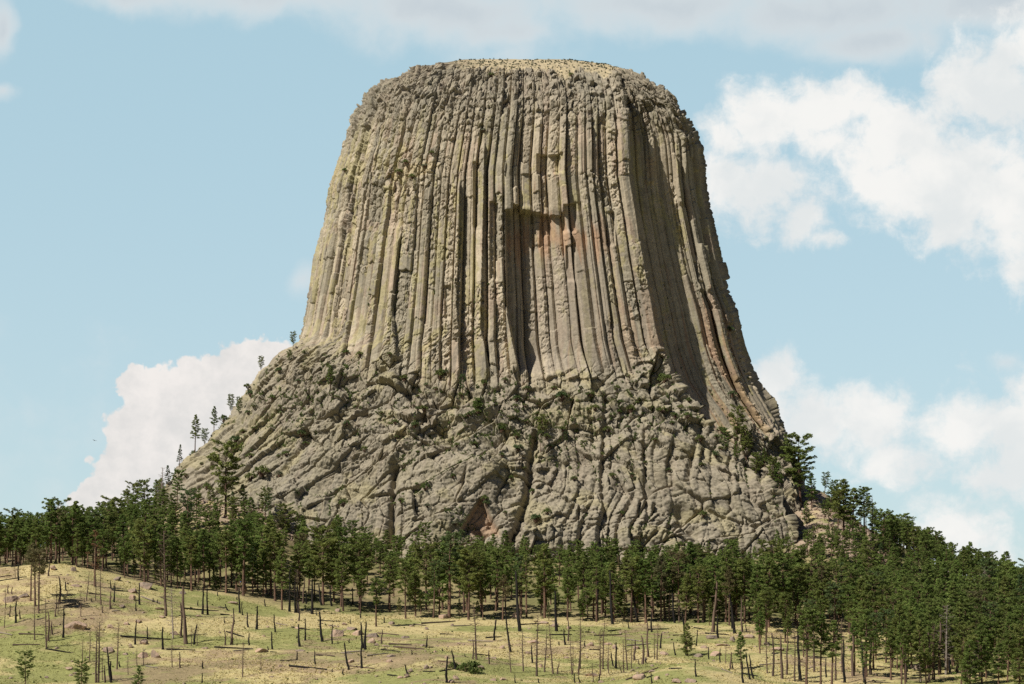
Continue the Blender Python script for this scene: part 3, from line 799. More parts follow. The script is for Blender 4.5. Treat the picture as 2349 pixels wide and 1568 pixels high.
def pine_proto(seed, H=20, crown=.4, width=.17, style='tall', limbs=70, per=44, leaf=.22, rad=.88, mat=None, bark=None, gap=0.15):
    """a tapered trunk with limbs, and a crown of needle clumps carried on the limb ends"""
    rg = np.random.default_rng(seed)
    mt, mc = MB(), MB()
    n = 9
    hz = np.linspace(-.04, 1, n) * H
    bend = np.cumsum(rg.normal(0, .018 * H / 8, (n, 2)), 0); bend -= bend[0]
    axis_ = np.stack([bend[:, 0], bend[:, 1], hz], 1)
    r0 = .018 * H
    mt.add(*tube_np(axis_, np.interp(np.linspace(0, 1, n), [0, .06, .6, 1], [1.25, 1, .6, .08]) * r0, 7))
    cen, rads = [], []
    W_ = width * H
    for i in range(limbs):
        f = crown + (1 - crown) * ((i + .5 * rg.random()) / limbs) ** .9
        if rg.random() < gap: continue
        u = (f - crown) / (1 - crown)
        if style == 'cone': L = W_ * (1 - u) ** .8 + .12 * W_
        elif style == 'round': L = W_ * (np.sin(math.pi * min(1, .18 + .82 * (1 - u))) ** .7) + .1 * W_
        elif style == 'flat': L = W_ * (.55 + .55 * u) * (1 - .35 * u ** 4)
        else: L = W_ * (1 - u ** 1.6) * (.6 + .4 * min(1, u * 4)) + .10 * W_
        L *= rg.uniform(.55, 1.15)
        a = i * 2.4 + rg.normal(0, .5)
        base = np.array([np.interp(f * H, hz, axis_[:, 0]), np.interp(f * H, hz, axis_[:, 1]), f * H])
        rise = L * (rg.uniform(-.15, .2) + .45 * u)
        d = np.array([math.cos(a), math.sin(a), 0])
        p1 = base + d * L * .55 + [0, 0, rise * .35]; p2 = base + d * L + [0, 0, rise]
        mt.add(*tube_np([base, p1, p2], [r0 * .28 * (1 - .6 * u), r0 * .16, r0 * .05], 4))
        m = 1 + int(L / 1.3)
        for j in range(m):
            tt = 1 - .62 * j / max(1, m)
            sd = np.array([-d[1], d[0], 0]) * rg.normal(0, .22) * L * tt
            cen.append(base + (p2 - base) * tt + sd + [0, 0, .25]); rads.append(rad * rg.uniform(.65, 1.2) * (1 if style != 'cone' else .8) * (.75 + .25 * (1 - u)))
    for j in range(4):
        cen.append([axis_[-1, 0] + rg.normal(0, .2), axis_[-1, 1] + rg.normal(0, .2), H * (.955 + .018 * j)]); rads.append(rad * .6)
    for j in range(int(limbs * .18)):                # bare dead limbs on the lower bole
        f = rg.uniform(.35 * crown, crown + .05); a = rg.random() * 6.28; L = W_ * rg.uniform(.2, .55)
        base = np.array([np.interp(f * H, hz, axis_[:, 0]), np.interp(f * H, hz, axis_[:, 1]), f * H]); d = np.array([math.cos(a), math.sin(a), rg.uniform(-.35, .1)])
        mt.add(*tube_np([base, base + d * L * .6, base + d * L + [0, 0, rg.normal(0, .2)]], [r0 * .14, r0 * .09, r0 * .03], 3))
    leaves(mc, np.array(cen), np.array(rads), per, leaf, rg)
    return mt.mesh('trunk', bark or M_bark), mc.mesh('crown', mat or M_pine, False)
def shrub_proto(seed, mat, n=26, per=16, leaf=.22, tall=1.0):
    rg = np.random.default_rng(seed)
    mt, mc = MB(), MB()
    cen, rads = [], []
    for i in range(n):
        a, f = rg.random() * 6.28, rg.random() ** .6
        e = np.array([math.cos(a) * f, math.sin(a) * f, tall * (.25 + .75 * math.sqrt(max(0, 1 - f * f)) * rg.uniform(.6, 1.1))])
        mt.add(*tube_np([[e[0] * .1, e[1] * .1, -.15], e * [.5, .5, .55], e], [.05, .035, .012], 3))
        cen.append(e); rads.append(rg.uniform(.18, .34))
    leaves(mc, np.array(cen), np.array(rads), per, leaf * .5, rg, .9, .3)
    return mt.mesh('stems', M_bark), mc.mesh('foliage', mat, False)
def snag_proto(seed, branchy=0, jag=True, burnt=False):
    """dead standing trunk one metre thick and one metre tall by unit, scaled when placed; branchy ones keep bare limbs"""
    rg = np.random.default_rng(seed)
    mt, ml = MB(), MB()
    n = 8
    hz = np.linspace(-.05, 1, n)
    b_ = np.cumsum(rg.normal(0, .32, (n, 2)), 0); b_ -= b_[0]
    ax = np.stack([b_[:, 0], b_[:, 1], hz], 1)                  # x, y in trunk radii; z in heights
    rr = np.interp(hz, [0, .1, 1], [1.25, 1, .5 if jag else .12]) * rg.uniform(.9, 1.1, n)
    th = np.arange(7) / 7 * 2 * math.pi
    v = np.stack([ax[:, None, 0] + rr[:, None] * np.cos(th), ax[:, None, 1] + rr[:, None] * np.sin(th), ax[:, None, 2] + 0 * th], -1)
    if jag: v[-1, :, 2] += rg.uniform(-.045, .02, 7)
    i = np.arange(n * 7).reshape(n, 7)
    q = np.stack([i[:-1], np.roll(i[:-1], -1, 1), np.roll(i[1:], -1, 1), i[1:]], -1).reshape(-1, 4)
    v = v.reshape(-1, 3); c0 = len(v)
    v = np.concatenate([v, [[ax[-1, 0], ax[-1, 1], .97 if jag else 1.01]]])
    q = np.concatenate([q, np.stack([i[-1], np.roll(i[-1], -1), np.full(7, c0), np.full(7, c0)], -1)])
    mt.add(v, q)
    for k_ in range(rg.integers(2, 6)):
        zf = rg.uniform(.35, .95); a_ = rg.random() * 6.283; L_ = rg.uniform(1.5, 4.5)
        o_ = np.array([np.interp(zf, hz, ax[:, 0]), np.interp(zf, hz, ax[:, 1]), zf * 28])
        d_ = np.array([math.cos(a_), math.sin(a_), rg.uniform(-.3, .6)])
        v_, q_ = tube_np([o_, o_ + d_ * L_ * .6, o_ + d_ * L_], [.3, .2, .08], 4)
        v_[:, 2] /= 28
        mt.add(v_, q_)
    return mt.mesh('trunk', M_char if burnt else M_dead), None
def limbs_proto(seed, H=14., R_=.26, n=42, low=.3, spread=.16, up=.15, mat=None):
    """a whole dead tree in metres: trunk and its bare limbs with twigs"""
    rg = np.random.default_rng(seed)
    mt, ml = MB(), MB()
    k = 9
    hz = np.linspace(-.04, 1, k) * H
    b_ = np.cumsum(rg.normal(0, .012 * H / 3, (k, 2)), 0); b_ -= b_[0]
    ax = np.stack([b_[:, 0], b_[:, 1], hz], 1)
    mt.add(*tube_np(ax, np.interp(np.linspace(0, 1, k), [0, .1, 1], [1.2, 1, .2]) * R_, 7))
    for i in range(n):
        f = low + (1 - low) * (i + rg.random()) / n
        if f > .99: f = .99
        a = i * 2.4 + rg.normal(0, .6)
        L = H * spread * rg.uniform(.35, 1.1) * (1.1 - .7 * (f - low) / (1 - low))
        base = np.array([np.interp(f * H, hz, ax[:, 0]), np.interp(f * H, hz, ax[:, 1]), f * H])
        d = np.array([math.cos(a), math.sin(a), rg.uniform(-.3, .3) + up])
        p1 = base + d * L * .5; p2 = base + d * L + [0, 0, rg.normal(0, .12) * L]
        ml.add(*tube_np([base, p1, p2], [R_ * .22, R_ * .14, R_ * .05], 4))
        for j in range(3):
            s_ = base + (p2 - base) * rg.uniform(.4, .9); d2 = d + rg.normal(0, .6, 3)
            ml.add(*tube_np([s_, s_ + d2 * L * .18, s_ + d2 * L * .36], [R_ * .09, R_ * .06, R_ * .025], 3))
    return mt.mesh('trunk', mat or M_dead), ml.mesh('limbs', mat or M_dead)
def rock_proto(seed, flat=.62):
    import bmesh
    rg = np.random.default_rng(seed)
    bm = bmesh.new()
    bmesh.ops.create_icosphere(bm, subdivisions=4, radius=1)
    v = np.array([x.co for x in bm.verts])
    for i in range(13):                              # cut flat faces
        nrm = rg.normal(0, 1, 3); nrm /= np.linalg.norm(nrm)
        d = rg.uniform(.45, .8)
        s_ = v @ nrm
        v = v - np.where(s_ > d, s_ - d, 0)[:, None] * nrm
    r_ = np.linalg.norm(v, axis=1, keepdims=True)
    v = v + v / r_ * (.06 * fbm(v[:, 0] * 3 + seed, v[:, 1] * 3 + v[:, 2] * 2, 401, 3)[:, None] + .05 * fbm(v[:, 0] * 9 + v[:, 2] * 6, v[:, 1] * 9, 405, 2)[:, None])
    v[:, 2] *= flat
    v[:, 2] += .28 * flat
    for x, c_ in zip(bm.verts, v): x.co = c_
    me = bpy.data.meshes.new('boulder')
    bm.to_mesh(me); bm.free()
    me.materials.append(M_boulder)
    me.polygons.foreach_set('use_smooth', np.zeros(len(me.polygons), bool))
    return me
M_boulder, t, b = material('pink_boulder')
co = nd(t, 'ShaderNodeTexCoord').outputs['Object']
oi = nd(t, 'ShaderNodeObjectInfo')
n1 = noise(t, co, 2.2, 7, .68); n2 = noise(t, co, 7, 4, .6)
c = mixc(t, sstep(t, n1.outputs['Fac'], .35, .65), (.40, .29, .215), (.25, .20, .16))
c = mixc(t, sstep(t, n2.outputs['Fac'], .6, .72), c, (.36, .34, .20))
lk(t, mixc(t, 1.0, c, mixc(t, oi.outputs['Random'], (.7, .72, .74), (1.2, 1.12, 1.05)), 'MULTIPLY'), b.inputs['Base Color'])
bump(t, b, mth(t, 'ADD', n1.outputs['Fac'], mth(t, 'MULTIPLY', n2.outputs['Fac'], .4)), .9, .25)

# ------------------------------------------------------------------ placing things
rnd = random.Random(7)
ORD = ['first', 'second', 'third', 'fourth', 'fifth', 'sixth', 'seventh', 'eighth', 'ninth', 'tenth', 'eleventh', 'twelfth', 'thirteenth', 'fourteenth', 'fifteenth']
PEND = []                                   # (object, photo px, label stem, category, group): labels are made unique at the end
def later(o, px, stem, cat, group):
    PEND.append((o, px, stem, cat, group))
def where(px, py):
    h = ('far left' if px < 230 else 'left' if px < 470 else 'left of centre' if px < 800 else 'centre' if px < 1100 else 'right of centre' if px < 1450 else 'right' if px < 1800 else 'far right')
    lim = (1400, 1470) if px < 500 else (1450, 1510)
    v_ = 'near the forest edge' if py < lim[0] else 'mid slope' if py < lim[1] else 'low on the slope'
    return v_ + ', ' + h
def pair(name, loc, meshes, sc, rz, names, lean=(0, 0)):
    e = empty(name, loc, (lean[0], lean[1], rz))
    e.scale = sc if isinstance(sc, tuple) else (sc, sc, sc)
    for me, n_ in zip(meshes, names):
        if me is None: continue
        o = bpy.data.objects.new(n_, me)
        C.objects.link(o)
        o.parent = e
    return e

PROTO = {
 'tall': [pine_proto(1, crown=.36, width=.17), pine_proto(2, crown=.30, width=.18), pine_proto(3, crown=.42, width=.17, style='round'), pine_proto(4, crown=.26, width=.155), pine_proto(20, crown=.33, width=.145, style='cone')],
 'full': [pine_proto(5, crown=.22, width=.19, limbs=80), pine_proto(6, crown=.28, width=.2, style='round', limbs=78)],
 'cone': [pine_proto(7, crown=.14, width=.16, style='cone', limbs=86, rad=.8), pine_proto(8, crown=.2, width=.15, style='cone', limbs=80, rad=.8, mat=M_pine2)],
 'round': [pine_proto(9, crown=.36, width=.22, style='round', limbs=64, gap=.25), pine_proto(10, crown=.45, width=.21, style='flat', limbs=56, gap=.25)],
 'young': [pine_proto(11, crown=.06, width=.26, style='round', limbs=90, rad=1.05), pine_proto(12, crown=.08, width=.24, limbs=90, rad=1.05)],
 'sparse': [pine_proto(13, crown=.40, width=.17, limbs=46, gap=.3, per=32), pine_proto(14, crown=.5, width=.15, style='flat', limbs=42, gap=.3, per=32, mat=M_pine2)],
 'olive': [pine_proto(15, crown=.5, width=.17, limbs=46, gap=.3, per=34, mat=M_olive), pine_proto(16, crown=.55, width=.16, style='round', limbs=46, gap=.3, per=34, mat=M_olive)],
 'slim': [pine_proto(17, crown=.45, width=.12, limbs=56, rad=.8), pine_proto(18, crown=.5, width=.125, style='round', limbs=52, rad=.8)],
 'rusty': [pine_proto(19, crown=.3, width=.13, limbs=34, gap=.3, per=16, mat=M_rusty)],
}
def put_pine(kind, loc, H, stem=None, px=0, group=None, label=None, rz=None, lean=(0, 0)):
    pr = rnd.choice(PROTO[kind])
    s = H / 20.0
    w_ = s * rnd.uniform(.88, 1.14)
    e = pair('pine_tree', (loc[0], loc[1], loc[2]), pr, (w_, w_, s), rnd.random() * 6.28 if rz is None else rz, ('trunk', 'crown'), lean)
    if label: tag(e, label, 'pine tree', group)
    else: later(e, px, stem, 'pine tree', group)
    return e
# pines one can pick out: (foot px, foot py, top py, kind, on rock or ground, label)
PICK = [
 (433, 1022, 953, 'tall', 'r', 'slender upright pine standing alone on the left shoulder skyline against the white cloud'),
 (489, 985, 932, 'full', 'r', 'bushy pine on the left skyline just above the lone slender pine'),
 (411, 1066, 1020, 'cone', 'r', 'dark conical pine on the left skyline just below the lone slender pine'),
 (462, 1010, 984, 'young', 'r', 'low dark pine hugging the rock beside the lone slender pine'),
 (525, 936, 906, 'young', 'r', 'small pine high on the left ridge above the bushy skyline pine'),
 (548, 945, 912, 'young', 'r', 'dark round pine tucked inside the left ridge of slanting columns'),
 (587, 836, 818, 'young', 'r', 'tiny pine perched on the upper left ridge edge'),
 (672, 796, 762, 'full', 'r', 'small pine standing where the left shoulder meets the columns'),
 (664, 826, 803, 'young', 'r', 'squat dark pine just under the one where shoulder meets columns'),
 (385, 1118, 1068, 'cone', 'r', 'dark pine against the rock at the left foot of the tower'),
 (405, 1172, 1082, 'round', 'g', 'open crowned pine in front of the left foot of the tower'),
 (372, 1188, 1098, 'sparse', 'g', 'thin grey green pine beside the bare dead tree at the left foot'),
 (517, 1188, 1022, 'full', 'g', 'large tall dark pine rising above the pink rubble left of the tower'),
 (484, 1190, 1120, 'slim', 'g', 'narrow pine just left of the large dark pine above the rubble'),
 (536, 1192, 1128, 'cone', 'g', 'dark conical pine just right of the large dark pine above the rubble'),
 (303, 1208, 1112, 'full', 'g', 'broad pine standing above the forest left of the tower foot'),
 (333, 1206, 1106, 'full', 'g', 'tall pine standing above the forest, right of the broad one'),
 (283, 1212, 1150, 'young', 'g', 'low dark pine left of the broad pine above the forest'),
 (617, 1205, 1138, 'sparse', 'g', 'open pine with twisted limbs against the pale left pedestal'),
 (648, 1222, 1168, 'cone', 'g', 'small conical pine against the pedestal right of the twisted pine'),
 (681, 1240, 1176, 'cone', 'r', 'small dark pine growing from the pedestal above a rock gully'),
 (728, 1216, 1180, 'sparse', 'r', 'little pine with a sideways bough on the left pedestal'),
 (757, 886, 838, 'full', 'r', 'pine growing in the rock below the foot of the left columns'),
 (1060, 918, 860, 'sparse', 'r', 'grey green pine on the rock below the middle columns'),
 (1095, 962, 915, 'young', 'r', 'dark bushy pine in the middle of the pedestal top'),
 (1134, 932, 892, 'cone', 'r', 'dark conical juniper like pine right of the bushy pedestal pine'),
 (1243, 1000, 952, 'young', 'r', 'bushy pine on the pedestal below the alcove'),
 (1240, 1040, 990, 'sparse', 'r', 'thin pine beside the dark crack in the pedestal'),
 (1341, 1054, 1012, 'full', 'r', 'single small pine with a shadow on the right pedestal wall'),
 (1298, 1030, 990, 'sparse', 'r', 'thin pine left of the one casting a shadow on the pedestal wall'),
 (1690, 1030, 936, 'full', 'r', 'tall pine in the gully between the pedestal and the shaded columns'),
 (1712, 1050, 975, 'full', 'r', 'broad pine just right of the tall gully pine'),
 (1664, 1030, 985, 'young', 'r', 'bright low pine at the top of the gully'),
 (1735, 1085, 1040, 'young', 'r', 'low pine at the foot of the gully'),
 (1690, 1050, 1012, 'young', 'r', 'low bright pine under the tall gully pine'),
 (1812, 1160, 1030, 'round', 'g', 'dark spreading pine at the right edge of the pedestal'),
 (1836, 1162, 1004, 'full', 'g', 'tallest dark pine at the right foot of the tower'),
 (1772, 1098, 1050, 'young', 'r', 'low pine left of the tallest dark pine by the pedestal'),
 (1788, 1120, 1060, 'full', 'r', 'pine left of the dark spreading pine on the pedestal edge'), (1755, 1070, 1028, 'cone', 'r', 'small dark pine on the ledge at the gully mouth'), (1862, 1165, 1085, 'full', 'g', 'dark pine filling the gap right of the tallest dark pine'),
 (1905, 1185, 1118, 'full', 'g', 'dark pine on the knoll edge left of the big dense pine'), (1722, 1020, 985, 'cone', 'r', 'small pine at the right wall of the gully'), (1850, 1200, 1150, 'young', 'g', 'low bush like pine at the foot of the knoll'),
 (1890, 1125, 1082, 'young', 'g', 'pale green young pine on the rocky knoll beside the bare dead tree'),
 (1915, 1128, 1095, 'cone', 'g', 'small pointed pine on the right rim of the rocky knoll'),
 (1935, 1232, 1100, 'full', 'g', 'big dense pine with reddish trunk on the right rubble slope'),
 (1955, 1238, 1120, 'full', 'g', 'dense pine touching the big one on the right rubble slope'),
 (1922, 1230, 1128, 'tall', 'g', 'leaning reddish trunked pine left of the big dense pine'),
 (1982, 1250, 1122, 'slim', 'g', 'narrow dark pine on the right skyline beside a bare dead tree'),
 (2025, 1290, 1178, 'full', 'g', 'broad round pine on the right skyline below the narrow dark pine'),
 (2050, 1296, 1188, 'full', 'g', 'broad pine with layered boughs on the right skyline'),
 (2096, 1312, 1214, 'round', 'g', 'flat topped pine on the descending right skyline'),
 (2125, 1330, 1222, 'round', 'g', 'dark flat topped pine midway down the right skyline'),
 (2172, 1350, 1250, 'sparse', 'g', 'thin open pine standing out on the lower right skyline'),
 (2262, 1372, 1270, 'round', 'g', 'thin round topped pine left of the gap by the right frame edge'),
 (2310, 1380, 1266, 'full', 'g', 'tall full pine at the right frame edge skyline'),
 (1880, 1300, 1228, 'full', 'g', 'bright young pine on the pale rubble right of the pedestal'),
 (1930, 1300, 1222, 'young', 'g', 'greyish bushy pine on the pale rubble right of the pedestal'),
 (1822, 1300, 1245, 'sparse', 'g', 'dark crooked pine in front of the right pedestal corner'),
 (1362, 1262, 1218, 'young', 'g', 'bright round pine among fallen blocks under the pedestal'),
 (1130, 1268, 1205, 'round', 'g', 'dark spreading pine in front of the triangular hollow'),
 (59, 1568, 1498, 'round', 'g', 'small gnarled olive pine in the bottom left corner'),
 (186, 1588, 1517, 'young', 'g', 'bushy young pine cut by the bottom edge at left'),
 (318, 1590, 1528, 'young', 'g', 'rounded young pine cut by the bottom edge, beside the grey dead trees'),
 (1577, 1504, 1430, 'young', 'g', 'bushy young pine standing alone on the grass right of centre'),
 (1700, 1535, 1450, 'full', 'g', 'young pine with a bare stem right of the lone bushy one'),
 (70, 1378, 1248, 'olive', 'g', 'sparse olive pine on the left ridge, foremost of its cluster'),
 (81, 1390, 1252, 'olive', 'g', 'sparse olive pine on the left ridge, right of the foremost one'),
 (88, 1400, 1262, 'olive', 'g', 'tall thin olive pine lowest in the cluster on the left ridge'),
 (647, 1399, 1262, 'tall', 'g', 'tall pine with a long bare trunk standing forward of the forest at left'),
 (863, 1437, 1330, 'slim', 'g', 'thin pine standing forward on the grass at the forest edge'),
 (701, 1400, 1388, 'young', 'g', 'tiny sapling on the grass before the bare trunks'),
 (1275, 1378, 1348, 'young', 'g', 'bright green young tree in the gap among the front trunks'),
 (217, 1345, 1218, 'rusty', 'g', 'dying pine with rusty brown needles in the left forest'),
 (1850, 1566, 1400, 'slim', 'g', 'tall leaning pine with a red trunk at the bottom right, left one'),
 (1883, 1566, 1412, 'slim', 'g', 'tall leaning pine with a red trunk at the bottom right, middle one'),
 (1908, 1568, 1425, 'slim', 'g', 'tall leaning pine with a red trunk at the bottom right, right one'),
 (2068, 1568, 1440, 'slim', 'g', 'tall dark pine trunk rising through the lower right clearing'),
 (2225, 1570, 1470, 'young', 'g', 'low dense pine in the bottom right corner, left one'),
 (2290, 1575, 1475, 'full', 'g', 'low dense pine in the bottom right corner, middle one'),
 (2338, 1575, 1490, 'young', 'g', 'low dense pine in the bottom right corner, right one'),
]
def near_rock(px, py):
    for k_ in range(0, 60, 2):
        p = on_rock(px + (k_ * .7 if px < 1200 else -k_ * .7), py + k_ * .5, 3)
        if p is not None: return p
taken = []
for px, py, top, kind, on, lab in PICK:
    p = near_rock(px, py) if on == 'r' else on_ground(px, min(py, 1560))
    if p is None: p = on_ground(px, py) or on_rock(px, py, 12)
    if p is None: continue
    if py > 1560: p = Vector(((px - CX) * (p.y - 22) / F, p.y - 22, 0)); p.z = float(ground(p.x, p.y))
    if on == 'r': p.y += .6; p.z -= .4
    H = (p.z - (top - HY) * -1 * p.y / F) * -1
    H = max(1.6, (HY - top) * p.y / F - p.z)
    put_pine(kind, p, H, label=lab, lean=(rnd.uniform(-.04, .04), rnd.uniform(-.04, .04)))
    taken.append((p.x, p.y))

# the forest: scattered with a minimum spacing, feet on the ground
rf = np.random.default_rng(21)
pts = []
cells = {}
def far_enough(x, y, d):
    i, j = int(x // 8), int(y // 8)
    for a in range(i - 1, i + 2):
        for b_ in range(j - 1, j + 2):
            for (u, w_) in cells.get((a, b_), ()):
                if (u - x) ** 2 + (w_ - y) ** 2 < d * d: return False
    return True
for x, y in taken: cells.setdefault((int(x // 8), int(y // 8)), []).append((x, y))
def scatter(n, pxr, yr, d, zone):
    for _ in range(n):
        y = rf.uniform(*yr); px = rf.uniform(*pxr)
        x = (px - CX) * y / F
        if not far_enough(x, y, d * rf.uniform(.75, 1.25)): continue
        if float(rubble(np.array(x), np.array(y))) > .35 and rf.random() < .93: continue
        z = float(ground(x, y)); py = HY - F * z / y
        j, i = int(round(py)), int(round(px))
        if 0 <= i < 2399 and 0 <= j < 1599 and ZB[max(0, j - 4):j + 5, max(0, i - 3):i + 4].min() < y + 2.5: continue
        cells.setdefault((int(x // 8), int(y // 8)), []).append((x, y))
        pts.append((px, py, x, y, z, zone))
def front_y(px): return np.interp(px, [0, 150, 400, 600, 760, 900, 2400], [868, 872, 875, 886, 884, 874, 862])
scatter(2000, (-40, 2390), (864, 884), 5.6, 'front')
pts = [p for p in pts if p[3] > front_y(p[0])]
scatter(1500, (-60, 2400), (884, 905), 6.6, 'front')
scatter(1800, (-60, 2400), (905, 960), 7.6, 'middle')
pts = [p for p in pts if not (600 < p[0] < 1300 and rf.random() < .3)]
scatter(3500, (-60, 2400), (960, 1010), 6.4, 'back')
scatter(1200, (-60, 400), (1000, 1060), 7, 'back')
scatter(2500, (1890, 2420), (1000, 1120), 6.2, 'back')
scatter(170, (1740, 2400), (778, 862), 8.5, 'clearing')
scatter(500, (2080, 2400), (770, 862), 5.5, 'clearing')
scatter(260, (2040, 2400), (738, 800), 6.5, 'clearing')
scatter(110, (1960, 2400), (722, 770), 8, 'clearing')
cand = []
for px, py, x, y, z, zone in pts:
    if zone == 'clearing': H = rf.uniform(13, 18)
    elif zone == 'front': H = rf.uniform(18.5, 23.5) if px > 450 else rf.uniform(16, 21)
    elif zone == 'middle': H = rf.uniform(15, 20)
    else: H = rf.uniform(10, 15)
    if px > 1850 and zone != 'clearing': H *= .92
    H *= float(np.clip(rf.normal(1, .13), .65, 1.3))
    if 900 < px < 1850 and zone == 'back': H *= .8
    if zone == 'middle' and 620 < px < 1900: H *= .88
    if rf.random() < .08: H *= .6
    if zone == 'front' and rf.random() < .16: H = rf.uniform(5, 10)
    cand.append([px, py, x, y, z, zone, H])
cand.sort(key=lambda c_: c_[3])
mask = np.zeros((800, 1200), bool)                   # which of them show: front to back, in steps of two photo px
vis = []
for c_ in cand:
    px, py, x, y, z, zone, H = c_
    top = py - H * F / y
    y0, y1, x0, x1 = int(top / 2), int((top + (py - top) * .6) / 2), int((px - 15) / 2), int((px + 15) / 2)
    y0, y1, x0, x1 = max(0, y0), max(0, min(783, y1)), max(0, x0), max(0, min(1174, x1))
    r_ = ~mask[y0:y1, x0:x1]
    vis.append(int(r_.sum())); mask[y0:y1, x0:x1] = True
order = np.argsort(-np.array(vis))
N_PINES = 300 - len(taken)
chosen = set(order[:N_PINES].tolist())
print('PINES', len(cand), 'chosen', len(chosen), 'picked', len(taken), 'min visible', vis[order[min(N_PINES, len(vis)) - 1]], 'shown left', sum(1 for i in order[N_PINES:] if vis[i] > 30))
def zone_name(px):
    for lim, nm in ((130, 'at the far left frame edge'), (290, 'behind the left grassy ridge'), (430, 'below the left foot of the tower'), (600, 'below the pink rubble slope'), (760, 'below the left pedestal'), (900, 'below the slanting slabs'),
                    (1050, 'left of the triangular hollow'), (1200, 'below the triangular hollow'), (1350, 'below the dark pedestal crack'), (1500, 'below the right pedestal wall'), (1650, 'below the pedestal overhang'), (1800, 'below the pedestal corner'),
                    (1950, 'below the right rubble slope'), (2100, 'below the right skyline'), (2240, 'on the lower right slope')):
        if px < lim: return nm
    return 'at the far right frame edge'
DESC = {'tall': 'tall green pine', 'full': 'dense full crowned pine', 'cone': 'narrow conical pine', 'round': 'round headed pine', 'sparse': 'thin sparse pine', 'olive': 'olive tinted pine', 'slim': 'slim high crowned pine', 'young': 'low bushy pine', 'rusty': 'rusty pine'}
ROWN = {'front': 'in the front row', 'middle': 'mid forest', 'back': 'at the forest back', 'clearing': 'in the lower right clearing'}
stuff = []
for i_, c_ in enumerate(cand):
    px, py, x, y, z, zone, H = c_
    kind = rnd.choices(['tall', 'full', 'round', 'slim', 'sparse', 'olive', 'cone'], [40, 14, 14, 12, 8, 6, 6] if zone in ('front', 'clearing') else [30, 32, 16, 4, 6, 4, 8])[0]
    if H < 10.5 and zone == 'front': kind = rnd.choice(['cone', 'young', 'cone'])
    if zone == 'clearing' and px < 2080: kind = rnd.choice(['slim', 'tall', 'sparse', 'slim'])
    if i_ in chosen:
        put_pine(kind, (x, y, z - .1), H, stem=f"{DESC[kind]} {ROWN[zone]} {zone_name(px)}", px=px, group='pines of the forest belt', lean=(rnd.gauss(0, .022), rnd.gauss(0, .022)))
    else:
        stuff.append((x, y, z - .1, H, kind))
# the remaining, mostly hidden pines: one mass
lightp = [PROTO['tall'][0], PROTO['full'][0], PROTO['full'][1], PROTO['round'][0], PROTO['tall'][2]]
def arr(me):
    n = len(me.vertices); v = np.empty(n * 3, np.float32); me.vertices.foreach_get('co', v)
    l = np.empty(len(me.loops), np.int32); me.loops.foreach_get('vertex_index', l)
    tt = np.empty(len(me.polygons), np.int32); me.polygons.foreach_get('loop_total', tt); st = np.empty(len(me.polygons), np.int32); me.polygons.foreach_get('loop_start', st)
    col = np.empty(n * 4, np.float32); me.color_attributes['col'].data.foreach_get('color', col)
    q = np.stack([l[st], l[st + 1], l[st + 2], l[np.minimum(st + 3, st + tt - 1)]], 1)
    return v.reshape(-1, 3), q, col.reshape(-1, 4)
LA = [(arr(a_), arr(b_)) for a_, b_ in lightp]
mt, mc = MB(), MB()
for x, y, z, H, kind in stuff:
    (tv, tq, tcl), (cv, cq, ccl) = rnd.choice(LA)
    a_ = rnd.random() * 6.28; s_ = H / 20; R2 = np.array([[math.cos(a_), -math.sin(a_), 0], [math.sin(a_), math.cos(a_), 0], [0, 0, 1]])
    off = np.array([x, y, z]); f_ = rnd.uniform(.85, 1.4)
    mt.add(tv @ R2.T * s_ + off, tq, tcl); mc.add(cv @ R2.T * s_ + off, cq, ccl * [f_, f_ * rnd.uniform(.94, 1.04), f_, 1])
wood_e = tag(empty('pine_wood', (0, 950, 0)), 'continuous dark mass of pines filling the forest behind the nearer trees', 'forest', kind='stuff')
for me, nm in ((mt.mesh('trunks', M_bark), 'trunks'), (mc.mesh('crowns', M_pine, False), 'crowns')):
    o = bpy.data.objects.new(nm, me); C.objects.link(o); o.parent = wood_e; o.location = (0, -950, 0); o['kind'] = 'stuff'

# ------------------------------------------------------------------ the burnt slope: snags, dead trees, logs and boulders, listed as seen in four enlarged views
def vA(x, y): return x * .3055, 1088.9 + y * .3055
def vB(x, y): return 580.7 + x * .25925, 1161.4 + y * .25925
def vC(x, y): return 1161.4 + x * .25925, 1161.4 + y * .25925
def vD(x, y): return 1742.2 + x * .30557, 1088.9 + y * .30557
